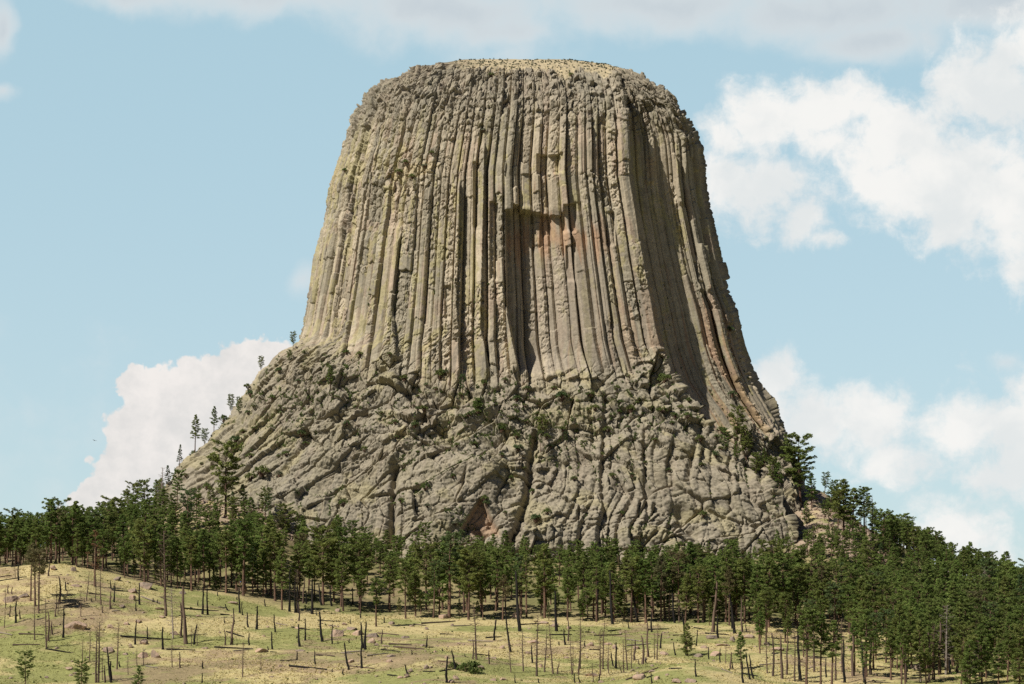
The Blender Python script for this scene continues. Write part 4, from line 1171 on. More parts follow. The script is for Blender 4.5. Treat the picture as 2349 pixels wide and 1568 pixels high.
# foot x, foot y, tip x, tip y, kind: b charred, n brown, t bare tree with limbs, g grey bare tree
SN_A = '''757,978,752,690,n 855,955,860,808,b 1048,975,1054,808,b 1022,1022,1026,945,b 832,850,824,790,b 497,870,497,800,b 118,1112,130,948,b 474,1222,474,995,b 1395,1270,1370,830,n 1300,1228,1285,850,g
1357,1212,1357,950,n 1520,1045,1522,835,b 1560,1050,1562,830,b 1015,1273,1032,1085,b 1110,1235,1112,1140,b 1222,1310,1230,1145,b 1456,1275,1478,1122,b 1438,1285,1438,1130,n 1480,1285,1480,1120,n 1687,1115,1687,1065,b
1758,1105,1760,1000,b 1735,1275,1745,1040,n 1690,1280,1684,1155,n 1863,1145,1862,1030,b 1800,1035,1802,840,b 1820,1055,1820,955,b 1870,1280,1870,1185,b 1485,985,1487,940,b 1710,1018,1695,965,b 348,1297,335,930,t
260,1240,255,950,t 372,1250,384,1125,n 358,1245,365,1020,n 290,1040,288,760,t 140,790,142,650,b 115,770,113,640,n 650,945,668,720,t 718,940,720,750,t 608,1065,604,870,t 825,1005,822,880,n 766,1035,767,975,n
720,1560,722,1140,t 738,1560,740,1100,g 675,1400,672,1150,t 620,1410,625,1235,t 878,1460,885,1110,g 835,1560,812,1290,b 836,1540,838,1400,b 768,1540,768,1350,n 788,1560,788,1430,n 962,1500,962,1370,t
1028,1440,1026,1300,n 1078,1435,1078,1300,n 1292,1445,1290,1225,t 1350,1450,1343,1330,n 1822,1520,1832,1255,t 1522,1455,1522,1405,b 1516,1565,1516,1490,b 900,1445,900,1400,b 42,1005,44,860,n 85,895,85,840,n
56,890,55,820,n 72,1065,74,975,n 33,1150,36,1020,n 150,1085,150,1010,n 425,1005,430,825,t 445,965,446,760,n 500,920,510,845,t 412,1065,414,975,n 435,1050,438,940,n 363,760,366,660,n 487,1055,487,1025,b
632,955,632,925,n 690,955,692,925,b 1147,955,1147,925,b 1183,965,1184,935,b 1635,910,1638,880,b 1780,940,1780,915,b 1245,1060,1230,420,g 390,1200,390,1100,n'''
SN_B = '''30,1088,30,878,b 195,1110,192,958,b 170,1265,172,1105,b 460,1185,456,990,b 412,1240,412,1040,b 613,1195,600,925,b 698,1215,700,1040,b 970,1255,965,1020,b 980,1250,996,1080,b 992,1265,1012,1018,b 960,1430,968,1230,b
845,1445,805,1205,b 550,1395,552,1272,b 70,1450,70,1285,t 386,1355,386,1280,b 1133,1215,1135,1090,n 1368,1485,1352,1395,b 1532,1250,1535,1140,b 1790,1440,1750,1272,b 1710,1565,1718,1330,b 1942,1350,1945,1175,n
1978,1355,1945,860,t 2088,1395,2088,1270,n 2130,1185,2150,1000,b 2145,1090,2145,1000,n 405,1010,400,850,n 700,1465,700,1435,b 795,1490,796,1437,b 950,990,955,930,b 1158,1030,1157,980,b 865,1040,865,1000,b
850,1205,850,1175,b 755,1220,755,1198,b 385,1165,385,1140,b 1405,1310,1400,1270,b 1680,1280,1679,1255,b 1878,1330,1878,1300,b 136,1270,136,1235,b 562,965,562,925,b 107,885,107,820,b 320,930,320,560,b 520,950,515,640,b
372,940,382,640,b 388,940,390,560,g 404,945,402,700,b 440,855,445,640,n 470,860,462,740,b 695,880,688,700,b 880,870,875,720,b 605,875,590,690,b'''
SN_C = '''40,1468,20,1185,n 38,1290,0,910,b 150,1460,140,1080,t 268,1500,272,960,t 340,1465,355,1085,t 413,1480,385,1040,t 520,1225,518,1085,b 546,1190,546,990,n 230,1385,232,1230,b 580,1490,565,1150,t 590,1480,595,1235,n
640,1490,660,1080,t 655,1435,650,990,t 832,1495,828,1090,g 852,1440,868,1010,t 895,1440,905,1195,n 905,1480,900,1260,n 945,1415,935,1290,b 968,1435,966,1200,b 1020,1470,980,1340,n 1038,1470,1032,1180,n 1072,1448,1055,1090,t
1105,1435,1112,1180,n 1130,1360,1135,1180,n 1205,1395,1200,1140,n 1175,1405,1170,1350,n 1235,1385,1235,1330,b 1252,1330,1235,1000,n 1310,1350,1315,1110,t 1335,1355,1338,1040,t 1365,1255,1385,1120,b 1498,1318,1485,1200,b
1595,1310,1550,930,b 1680,1235,1690,1090,b 1790,1350,1790,1240,b 1890,1380,1892,1255,b 1680,1505,1678,1350,b 1085,1080,1083,1010,b 1285,1110,1284,930,b 1870,1165,1870,960,b 1825,1110,1855,660,n 2020,1125,1970,770,b
2085,1110,2070,800,n 2000,1080,2000,960,b 2125,1110,2125,1040,b 450,1480,460,1370,n 820,1565,820,1485,b 605,1565,602,1480,b 655,1565,645,1510,b 290,1565,290,1525,b 80,1565,82,1495,b 1288,1565,1288,1480,b 770,1555,760,1380,t
2155,1530,2130,1290,b 2185,1520,2160,1310,b 2095,1560,2098,1370,b 1980,1440,1985,1290,n 2006,1440,2006,1375,b 1940,1390,1945,1170,t 470,1225,470,1195,b 695,1240,695,1185,b 445,1105,447,740,b 120,1105,100,560,b 720,985,700,690,n 940,1040,930,560,b
800,1010,805,620,b 1160,1020,1100,590,b 1440,1020,1438,750,n 1490,1030,1480,760,b 1530,1020,1528,780,n 1740,1020,1725,700,n'''
SN_D = '''60,1490,40,1190,t 100,1510,95,1180,n 170,1530,165,1200,n 205,1500,210,1250,n 265,1540,262,1150,t 305,1540,300,1160,b 350,1565,345,1080,g 410,1480,405,1040,g 500,1520,498,1370,b 570,1540,575,1120,t 640,1560,640,1230,b 620,1480,615,1080,g 700,1510,690,1200,n
790,1565,780,1260,b 830,1500,828,1200,n 990,1520,985,1320,t 1100,1560,1095,1300,n 1110,1480,1105,1290,b 1210,1560,1200,1350,g 1240,1470,1240,1240,n 1270,1560,1270,1180,n 1310,1540,1312,1120,t 1350,1500,1345,1100,n 1400,1500,1405,980,g 1430,1480,1425,1290,b 1480,1480,1495,1200,n
1520,1500,1515,1250,n 1565,1560,1560,1280,t 1620,1540,1615,1290,g 1690,1090,1690,690,g 1785,1080,1780,850,t 1900,1400,1895,1180,n 1655,1540,1640,1180,t 250,1130,255,860,g 185,1080,180,900,t 930,1170,930,850,t 1010,1180,1020,850,t 1140,1180,1150,900,n'''
P_char = [snag_proto(40 + i, burnt=True)[0] for i in range(5)]
P_brown = [snag_proto(50 + i)[0] for i in range(5)]
P_dead = [limbs_proto(60 + i) for i in range(4)]
P_grey = [limbs_proto(70 + i, n=56, low=.22, spread=.2, mat=M_grey if i % 2 else M_dead) for i in range(3)]
for fn, txt in ((vA, SN_A), (vB, SN_B), (vC, SN_C), (vD, SN_D)):
    for rec in txt.split():
        a_ = rec.split(',')
        (fx, fy), (tx_, ty_) = fn(float(a_[0]), float(a_[1])), fn(float(a_[2]), float(a_[3]))
        p = on_ground(fx, min(fy, 1566))
        if p is None: continue
        H = (fy - ty_) * p.y / F; dx = (tx_ - fx) * p.y / F
        lean = math.atan2(dx, H); L = math.hypot(H, dx)
        kind = a_[4]
        if kind == 'n' and H > 4.5 and rnd.random() < .45: kind = 't'
        size = 'tall' if H > 9 else 'short' if H < 3.2 else 'mid height'
        tilt = 'leaning right' if lean > .07 else 'leaning left' if lean < -.07 else 'upright'
        py_ = fy
        if kind in 'bn':
            r_ = (.19 + .018 * L) * rnd.uniform(.85, 1.25)
            o = bpy.data.objects.new('charred_snag' if kind == 'b' else 'dead_snag', rnd.choice(P_char if kind == 'b' else P_brown))
            C.objects.link(o)
            o.location = (p.x, p.y, p.z); o.rotation_euler = (rnd.gauss(0, .02), lean, 0)
            o.scale = (r_, r_, L)
            if kind == 'b': later(o, fx, f"{size} {tilt} charred black trunk {where(fx, fy)}", 'burnt trunk', 'charred trunks on the burnt slope')
            else: later(o, fx, f"{size} {tilt} bare brown trunk {where(fx, fy)}", 'dead trunk', 'bare brown trunks on the burnt slope')
        else:
            pr = rnd.choice(P_dead if kind == 't' else P_grey)
            s_ = L / 14; w_ = max(.55, s_) * rnd.uniform(.9, 1.1)
            e = pair('dead_tree', (p.x, p.y, p.z), pr, (w_, w_, s_), rnd.random() * 6.28, ('trunk', 'limbs'))
            e.rotation_euler = Euler((0, lean, 0)).to_matrix().to_4x4().to_euler()
            later(e, fx, f"{size} {tilt} leafless {'grey' if kind == 'g' else 'brown'} tree with twigs {where(fx, fy)}", 'dead tree', 'leafless trees on the burnt slope')
for px, py, top, lab in ((1868, 1106, 1043, 'bare dead tree with forked limbs on the rocky knoll right of the tower'), (2003, 1252, 1138, 'bare grey dead tree on the right skyline beside the narrow pine'),
                         (372, 1200, 1072, 'tall bare brown dead tree at the left foot of the tower'), (575, 1170, 1118, 'small bare grey tree on the pink rubble left of the pedestal')):
    p = on_ground(px, py) or on_rock(px, py, 9)
    if p is None: print('NOHIT', px, py); continue
    H = (HY - top) * p.y / F - p.z
    e = pair('dead_tree', p, rnd.choice(P_grey), (max(.6, H / 14), max(.6, H / 14), H / 14), rnd.random() * 6, ('trunk', 'limbs'))
    tag(e, lab, 'dead tree')

# fallen logs: both ends as seen
LG_A = '''840,868,985,880 1060,915,1205,970 1205,920,1265,980 575,690,740,712 665,890,800,905 1370,1010,1640,1030 1655,1050,1735,1045 1700,1180,1820,1240 1250,1315,1465,1320 1610,1297,1900,1310 1755,1325,1900,1308 140,1200,330,1207 0,1192,90,1210
905,1215,1280,1240 840,1028,905,1015 95,1283,300,1280 345,1310,535,1340 0,800,200,768 0,770,110,740 400,1145,470,1085 275,1090,340,1070 480,985,580,960 1095,1440,1160,1490 1640,995,1700,1000'''
LG_B = '''570,1010,770,1022 200,1035,305,1055 240,1370,395,1358 320,1418,655,1450 830,1415,1070,1440 1010,1330,1210,1285 1130,1270,1290,1300 1200,1222,1400,1232 1240,1245,1510,1265 1100,1125,1280,1165 1490,1040,1790,1020 1420,1045,1530,1060 1655,1135,1780,1085
1635,1370,1790,1385 1650,1465,1780,1440 1500,1462,1610,1465 780,1298,870,1320 810,1295,985,1280 560,1318,715,1355 2060,1165,2200,1155 1900,1190,2120,1200 1190,1495,1260,1545 340,1070,490,1110 150,1290,210,1292 1770,1060,1920,1040 1960,1310,2100,1285 500,740,800,800'''
LG_C = '''115,1050,300,1000 700,1115,745,1085 780,1145,1000,1070 900,1105,1010,1070 265,1100,340,1080 380,1140,580,1135 1065,1180,1240,1270 1070,1235,1240,1145 1250,1095,1440,1090 1760,1125,1980,1150 1630,1355,1900,1440 1905,1440,2000,1480 1400,1362,1580,1385
1060,1540,1260,1445 1240,1520,1300,1500 735,1270,830,1268 1475,1145,1560,1125 1440,1440,1560,1450 1660,1075,1760,1090 2080,1480,2240,1520 165,1160,235,1185'''
LG_D = '''0,1525,110,1564 250,1550,470,1555 0,1430,160,1415 1180,1490,1300,1470 880,1440,990,1450'''
P_log = []
for i in range(6):
    rg_ = np.random.default_rng(90 + i)
    for mat in (M_char, M_dead, M_grey):
        mb_ = MB()
        x_ = np.linspace(0, 1, 9)
        yy = np.cumsum(rg_.normal(0, .25, 9)); yy -= np.linspace(yy[0], yy[-1], 9)
        th = np.arange(7) / 7 * 6.283
        rr = np.linspace(1.1, .6, 9) * rg_.uniform(.9, 1.1, 9)
        v_ = np.stack([np.repeat(x_, 7), (yy[:, None] + rr[:, None] * np.cos(th)).ravel(), (rr[:, None] * np.sin(th)).ravel()], 1)
        ia = np.arange(63).reshape(9, 7)
        q_ = np.stack([ia[:-1], np.roll(ia[:-1], -1, 1), np.roll(ia[1:], -1, 1), ia[1:]], -1).reshape(-1, 4)
        v_ = np.concatenate([v_, [[-.01, yy[0], 0], [1.01, yy[-1], 0]]])
        for ring, cidx in ((ia[0][::-1], 63), (ia[-1], 64)):
            q_ = np.concatenate([q_, np.stack([ring, np.roll(ring, -1), np.full(7, cidx), np.full(7, cidx)], -1)])
        mb_.add(v_, q_)
        P_log.append((mat, mb_.mesh('log', mat)))
for fn, txt in ((vA, LG_A), (vB, LG_B), (vC, LG_C), (vD, LG_D)):
    for rec in txt.split():
        a_ = [float(k_) for k_ in rec.split(',')]
        (x0, y0), (x1, y1) = fn(a_[0], a_[1]), fn(a_[2], a_[3])
        p, q_ = on_ground(x0, y0), on_ground(x1, y1)
        if p is None or q_ is None: continue
        d = q_ - p
        if abs(d.y) > abs(d.x) * .9:                        # a rise in the ground between the ends: keep a natural length
            q_ = p + Vector((d.x, math.copysign(abs(d.x) * .8, d.y), 0)); q_.z = float(ground(q_.x, q_.y)); d = q_ - p
        L = d.length
        mid = (p + q_) / 2; lift = max(0, float(ground(mid.x, mid.y)) - mid.z)
        r_ = .12 + .009 * L + rnd.random() * .08
        mat, me = rnd.choices(P_log, [3 if m_ is M_char else 1 if m_ is M_dead else .5 for m_, _ in P_log])[0]
        o = bpy.data.objects.new('fallen_log', me); C.objects.link(o)
        o.rotation_euler = d.to_track_quat('X', 'Z').to_euler()
        o.location = p + Vector((0, 0, r_ * .7 + lift)); o.scale = (L, r_, r_)
        nm = {id(M_char): 'charred black', id(M_dead): 'brown', id(M_grey): 'bleached grey'}[id(mat)]
        px_, py_ = (x0 + x1) / 2, (y0 + y1) / 2
        later(o, px_, f"{'long' if L > 9 else 'short'} {nm} log lying {where(px_, py_)}", 'fallen log', 'fallen logs on the burnt slope')

# boulders: centre, width, height
BO_A = '''1000,860,80,60 1090,820,120,70 985,915,90,50 560,1125,170,90 565,825,80,30 75,925,130,60 175,905,90,40 1030,1090,70,50 825,1135,60,35 1215,1065,70,25 1070,1250,90,50 1160,1335,100,80 1065,1345,110,70 815,1305,130,60 1190,1000,80,25 910,985,70,30
1485,1050,60,35 1745,955,70,30 1360,880,80,30 545,705,70,40 400,690,70,60 1310,1185,60,40 630,1080,50,20 690,1075,40,20 940,1340,60,30 975,1270,35,25 945,1115,60,25 1540,1298,60,20 525,1450,70,30 425,1295,40,30 1815,850,90,50 350,1515,40,30 880,775,90,40'''
BO_B = '''740,1110,150,90 925,1115,110,60 1060,1130,120,60 870,1075,120,40 1050,1180,80,70 395,1070,100,30 65,1268,130,50 415,1268,90,35 865,1360,90,50 130,1055,30,35 95,1130,30,45 1680,970,130,50 1225,1030,70,35 1400,1050,70,30 1760,1045,50,30 1535,1075,60,30
800,1030,60,40 1210,1360,70,40 1215,1310,100,50 1525,1415,60,50 1570,1410,50,50 1390,1450,60,40 1365,1500,70,35 1300,1505,50,40 1795,1510,90,50 2000,1410,90,60 2210,1240,60,40 1820,1210,60,20 2125,1335,60,30 1610,1280,40,25 1340,1150,80,40
1740,1555,80,40 2130,1520,80,50 1720,1330,60,40 245,1408,70,30 1165,1225,100,35 1090,1220,50,35 2210,1520,60,40 120,765,70,25 290,770,40,20 750,915,60,40'''
BO_C = '''90,965,170,60 330,1020,90,40 430,1045,90,40 555,1070,60,35 245,1190,120,50 740,1215,90,40 905,1210,80,40 965,1240,80,50 300,1395,50,60 760,1480,170,50 1385,1290,100,50 1700,1305,90,60 1760,1240,90,35 1860,1295,120,60 1820,1150,130,50 2010,1165,70,50
2150,1140,90,60 1200,1500,170,60 1290,1450,60,40 1335,1515,70,40 1510,1555,110,40 1625,1560,130,50 1120,1440,40,40 1900,1220,150,30 870,410,100,90 1680,930,80,70 845,1545,60,30 525,1335,60,20 365,1330,35,20 180,1290,50,20 1150,1250,100,30 1425,1475,40,40'''
BO_D = '''140,1300,90,40 60,1260,80,30 290,1220,60,40 420,1000,60,40 620,1410,50,25 1180,1440,80,50 700,1170,60,30 820,1190,50,30 1100,1210,60,30 370,465,35,45 330,520,60,40 520,470,110,60 660,460,70,40 720,540,90,50 460,560,70,30 900,590,80,40 600,520,60,30 300,600,60,30 560,590,70,35'''
P_rock = [rock_proto(110 + i) for i in range(9)]
for fn, txt in ((vA, BO_A), (vB, BO_B), (vC, BO_C), (vD, BO_D)):
    for rec in txt.split():
        a_ = [float(k_) for k_ in rec.split(',')]
        k_ = .3055 if fn in (vA, vD) else .25925
        cx, cy_ = fn(a_[0], a_[1]); w_, h_ = a_[2] * k_, a_[3] * k_
        p = on_ground(cx, min(1566, cy_ + h_ * .45))
        if p is None: continue
        m_ = p.y / F
        o = bpy.data.objects.new('boulder', rnd.choice(P_rock)); C.objects.link(o)
        sx_ = w_ * m_ / 1.75; sz = min(h_ * m_ / .95, sx_ * 1.5)
        o.location = (p.x, p.y + sx_ * .5, float(ground(p.x, p.y + sx_ * .4)) - sz * .08); o.scale = (sx_, sx_ * rnd.uniform(.7, 1.0), sz); o.rotation_euler = (rnd.gauss(0, .08), rnd.gauss(0, .08), rnd.random() * 6.28)
        size = 'large' if w_ > 30 else 'small' if w_ < 16 else 'medium'
        shp_ = 'flat' if h_ < w_ * .42 else 'rounded'
        later(o, cx, f"{size} {shp_} pinkish boulder {where(cx, cy_)}" if cy_ > 1330 else f"{size} {shp_} pale boulder on the rubble slope", 'boulder', 'boulders strewn over the slope')
# loose stones nobody would count
mb_ = MB()
RA = []
for me in P_rock[:4]:
    n_ = len(me.vertices); v_ = np.empty(n_ * 3, np.float32); me.vertices.foreach_get('co', v_)
    l_ = np.empty(len(me.loops), np.int32); me.loops.foreach_get('vertex_index', l_)
    RA.append((v_.reshape(-1, 3), l_.reshape(-1, 3)))
import bmesh
bm_ = bmesh.new(); bmesh.ops.create_icosphere(bm_, subdivisions=1, radius=1)
SV = np.array([x.co for x in bm_.verts]); SF = np.array([[v_.index for v_ in f.verts] for f in bm_.faces]); bm_.free()
rs = np.random.default_rng(33)
def stones(n, yr, pxr, s0, s1, test):
    for _ in range(n):
        y = rs.uniform(*yr); x = (rs.uniform(*pxr) - CX) * y / F
        if not test(x, y): continue
        s_ = s0 + (s1 - s0) * rs.random() ** 3
        v_ = SV * (1 + .35 * rs.normal(0, 1, (len(SV), 1)).clip(-1, 1)) * s_ * np.array([1, 1, .6]) * rs.uniform(.7, 1.3, (1, 3))
        f_ = rs.uniform(.7, 1.2)
        mb_.add(v_ + [x, y, float(ground(x, y)) + .1 * s_], np.concatenate([SF, SF[:, 2:3]], 1), np.tile([f_, f_, f_, 1], (len(SV), 1)))
stones(1500, (690, 872), (-40, 2400), .15, .8, lambda x, y: float(fbm(np.array(x * .03), np.array(y * .03), 345, 2)) > -.02)
stones(2600, (990, 1100), (340, 720), .2, 1.3, lambda x, y: float(rubble(np.array(x), np.array(y))) > .3)
stones(2600, (990, 1100), (1780, 2060), .2, 1.3, lambda x, y: float(rubble(np.array(x), np.array(y))) > .3)
so = bpy.data.objects.new('loose_stones', mb_.mesh('loose_stones', M_boulder, False)); C.objects.link(so)
tag(so, kind='stuff')

# ------------------------------------------------------------------ shrubs
P_shrub = [shrub_proto(130 + i, M_shrub) for i in range(3)] + [shrub_proto(134, M_pine2), shrub_proto(135, M_sage)]
PICKX = 0
SH = [(1075, 1540, 26, 'g', 'bright green leafy bush beside a log at the bottom centre'), (1040, 1530, 14, 'g', 'small green bush left of the bright leafy bush at bottom centre'),
 (1525, 870, 16, 'r', 'round dark bush on the pedestal top against the shaded columns'), (760, 870, 9, 'r', 'small bush under the left columns, beside the rock pine'), (795, 808, 8, 'r', 'tall bush in a crack at the left column feet'),
 (825, 812, 9, 'r', 'grey green bush right of the tall crack bush'), (893, 812, 7, 'r', 'bush in the dark cleft below the fallen column'), (926, 868, 10, 'r', 'dark bush in the gully below the left columns'),
 (972, 938, 10, 'r', 'dark bush in the diagonal gully of the pedestal'), (690, 995, 10, 'r', 'dark bush on the pale left pedestal'), (600, 1082, 17, 'r', 'bright green bush patch above the pink rubble'),
 (575, 1096, 12, 'r', 'low green bush left of the bright patch above the rubble'), (640, 1088, 9, 'r', 'grey bush right of the bright patch above the rubble'), (475, 1118, 10, 'r', 'green bush on the rubble bank left'),
 (455, 1140, 9, 'g', 'low bush at the edge of the pink rubble'), (510, 960, 10, 'r', 'grey bush on the slanting left columns'), (575, 905, 9, 'r', 'dark bush midway up the slanting left columns'), (640, 850, 8, 'r', 'small bush near the top of the slanting columns'),
 (560, 880, 9, 'r', 'dark bush near the left ridge crest'), (540, 1010, 12, 'r', 'grey bush below the slanting columns'), (575, 1045, 10, 'r', 'grey bush above the bright green patch'), (656, 1040, 10, 'r', 'dark bush left of the large lichen blocks'),
 (1020, 855, 8, 'r', 'bush at the foot of the middle columns'), (1110, 880, 8, 'r', 'low bush under the middle columns, right one'), (1185, 915, 10, 'r', 'dark bush below the alcove foot'), (1150, 985, 10, 'r', 'bush in the pedestal centre cleft'),
 (1185, 1000, 10, 'r', 'bush right of the centre cleft bush'), (1290, 985, 8, 'r', 'small bush on the middle pedestal ledge'), (1365, 935, 11, 'r', 'green bush on the ledge below the right columns'), (1395, 985, 10, 'r', 'bush beside the right pedestal crack'),
 (1405, 1090, 9, 'r', 'bush low on the right pedestal wall'), (1270, 890, 7, 'r', 'little bush at the alcove foot right'), (1230, 1190, 14, 'r', 'wide bush at the bottom of the dark crack'), (1255, 1175, 10, 'r', 'bush above the forest at the dark crack foot'),
 (1675, 755, 8, 'r', 'dark bush near the right edge of the shaded columns'), (1680, 905, 9, 'r', 'bush high in the right gully'), (1655, 985, 10, 'r', 'bush where the gully begins'), (1480, 1060, 6, 'r', 'tiny bush on the right pedestal ridge'), (1610, 1065, 7, 'r', 'bush on the prow of the pedestal'),
 (945, 405, 8, 'r', 'dark bush on the grassy high ledge, left one'), (915, 395, 8, 'r', 'dark bush left of the grassy high ledge'), (990, 350, 7, 'r', 'bush above the grassy high ledge'), (975, 380, 7, 'r', 'olive bush on the grassy high ledge, right one'), (930, 372, 7, 'r', 'bush at the back of the grassy high ledge'),
 (1110, 298, 6, 'r', 'tiny bush high in a column crack'), (1127, 172, 7, 'r', 'dark bush just under the summit grass'), (1310, 172, 6, 'r', 'small bush on the summit rim right'), (790, 390, 6, 'r', 'tiny bush on the far left columns'), (905, 1155, 7, 'r', 'bush in the vertical slab crack'), (788, 1155, 10, 'r', 'bush on the lower left slabs'),
 (980, 1160, 7, 'r', 'bush left of the triangular hollow'), (1045, 1200, 8, 'r', 'bush under the triangular hollow'), (1460, 1235, 12, 'g', 'bright bush at the foot of the right pedestal wall'), (1800, 1240, 12, 'g', 'green bush at the pedestal corner foot'), (1885, 1210, 12, 'g', 'bright green bush among the right rubble'),
 (1860, 1235, 8, 'g', 'small bush left of the bright one on the right rubble'), (1960, 1245, 9, 'g', 'yellowish bush below the big dense pine')]
for px, py, w_, on, lab in SH:
    p = near_rock(px, py) if on == 'r' else on_ground(px, min(py, 1566))
    p = p or on_ground(px, py) or on_rock(px, py, 12)
    if p is None: continue
    s_ = w_ * p.y / F * 1.1
    e = pair('shrub', (p.x, p.y - s_ * .15, p.z - s_ * .45), rnd.choice(P_shrub[:4] if w_ > 9 else P_shrub), (s_, s_, s_ * rnd.uniform(.9, 1.3)), rnd.random() * 6.28, ('stems', 'foliage'))
    tag(e, lab, 'shrub')
rq = np.random.default_rng(77)
n_sh = 0
while n_sh < 95:
    px = rq.uniform(420, 1800) if rq.random() < .8 else rq.uniform(900, 1450)
    py = rq.normal(935, 75) if rq.random() < .75 else rq.uniform(880, 1200)
    if py < 840 or py > 1220 or (px > 1530 and py < 860 + (px - 1530) * 1.1): continue
    p = on_rock(px, py, 2)
    if p is None: continue
    n_sh += 1
    s_ = rq.uniform(4, 9.5) * p.y / F * (1.5 if rq.random() < .15 else 1)
    e = pair('shrub', (p.x, p.y - s_ * .2, p.z - s_ * .4), rnd.choice(P_shrub[:4]), (s_, s_, s_ * rnd.uniform(.9, 1.4)), rnd.random() * 6.28, ('stems', 'foliage'))
    hz_ = 'left' if px < 700 else 'left centre' if px < 950 else 'centre' if px < 1200 else 'right centre' if px < 1450 else 'right'
    vt_ = 'upper' if py < 930 else 'middle' if py < 1030 else 'lower'
    later(e, px, f"{'small' if s_ < 1.5 else 'larger'} green bush in a rock joint of the {vt_} apron, {hz_}", 'shrub', 'bushes in the joints of the apron')
# sagebrush and tufts on the summit, ferns and grass in cracks: growth nobody would count
mb_ = MB(); rg_ = np.random.default_rng(55)
cen, rad = [], []
sel = np.argwhere((topf > .5) & (PXf > 900) & (BZ < 253.5) & (BZ > 239))
for j, i in sel[rg_.integers(0, len(sel), 420)]:
    cen.append(TP[j, i] + [0, 0, .15]); rad.append(rg_.uniform(.25, .6))
leaves(mb_, np.array(cen), np.array(rad), 18, .22, rg_, .7, .4)
o = bpy.data.objects.new('sagebrush', mb_.mesh('sagebrush', M_sage, False)); C.objects.link(o); tag(o, kind='stuff')
mb_ = MB(); cen, rad = [], []
hol_m = (np.minimum(pe, 1) < .16) & (ped > .6) & (PXf > 380) & (PXf < 1860) & (fbm(E * .06, zz * .06, 351, 3) + .16 * ss(-np.abs(PY - 945), -120, -20) > .05) & (TP[..., 2] > 18)
sel = np.argwhere(hol_m)
for j, i in sel[rg_.integers(0, len(sel), 2600)]:
    cen.append(TP[j, i] + NRM[j, i] * .4); rad.append(rg_.uniform(.3, .7) + .9 * rg_.random() ** 5)
col_m = (v < .05) & (ped < .4) & (PY > 640) & (PXf > 700) & (fbm(E * .2, zz * .03, 355, 3) > .1)
sel = np.argwhere(col_m)
if len(sel):
    for j, i in sel[rg_.integers(0, len(sel), 160)]:
        cen.append(TP[j, i] + NRM[j, i] * .3); rad.append(rg_.uniform(.25, .5))
leaves(mb_, np.array(cen), np.array(rad), 20, .24, rg_, .9, .3)
o = bpy.data.objects.new('crack_plants', mb_.mesh('crack_plants', M_shrub, False)); C.objects.link(o); tag(o, kind='stuff')
# low bushes and needle litter under the front pines
mb_ = MB(); cen, rad = [], []
for _ in range(700):
    y = rg_.uniform(874, 930); px = rg_.uniform(-40, 2400); x = (px - CX) * y / F
    if px < 650 and y < 890: continue
    cen.append([x, y, float(ground(x, y)) + .3]); rad.append(rg_.uniform(.3, .9))
for _ in range(160):
    y = rg_.uniform(690, 872); px = rg_.uniform(-40, 2400); x = (px - CX) * y / F
    cen.append([x, y, float(ground(x, y)) + .2]); rad.append(rg_.uniform(.2, .5))
leaves(mb_, np.array(cen), np.array(rad), 24, .2, rg_, .6, .3)
o = bpy.data.objects.new('undergrowth', mb_.mesh('undergrowth', M_shrub, False)); C.objects.link(o); tag(o, kind='stuff')

# ------------------------------------------------------------------ people on the trail under the trees, and a red bundle
def flat_mat(name, c):
    m, t, b = material(name, .8)
    b.inputs['Base Color'].default_value = (*c, 1)
    return m
M_skin = flat_mat('skin', (.48, .30, .21)); M_hair = flat_mat('dark_hair', (.05, .035, .025)); M_white = flat_mat('white_cotton', (.8, .8, .8)); M_blue = flat_mat('blue_cloth', (.08, .2, .42)); M_red = flat_mat('red_cloth', (.55, .05, .06))
M_khaki = flat_mat('khaki_cloth', (.25, .2, .13)); M_dark = flat_mat('dark_cloth', (.05, .05, .06))
def skin_obj(name, pts, edges, rad, mat, parent, root=0, sub=1):
    me = bpy.data.meshes.new(name)
    me.from_pydata(pts, edges, [])
    me.materials.append(mat)
    o = bpy.data.objects.new(name, me); C.objects.link(o)
    import bmesh
    bm = bmesh.new(); bm.from_mesh(me); bm.verts.layers.skin.verify(); bm.to_mesh(me); bm.free()
    for i, s_ in enumerate(me.skin_vertices[0].data):
        s_.radius = (rad[i], rad[i]); s_.use_root = i == root
    md = o.modifiers.new('skin', 'SKIN'); md.use_smooth_shade = True
    o.modifiers.new('subdivision', 'SUBSURF').levels = sub; o.modifiers['subdivision'].render_levels = sub
    if parent: o.parent = parent
    return o
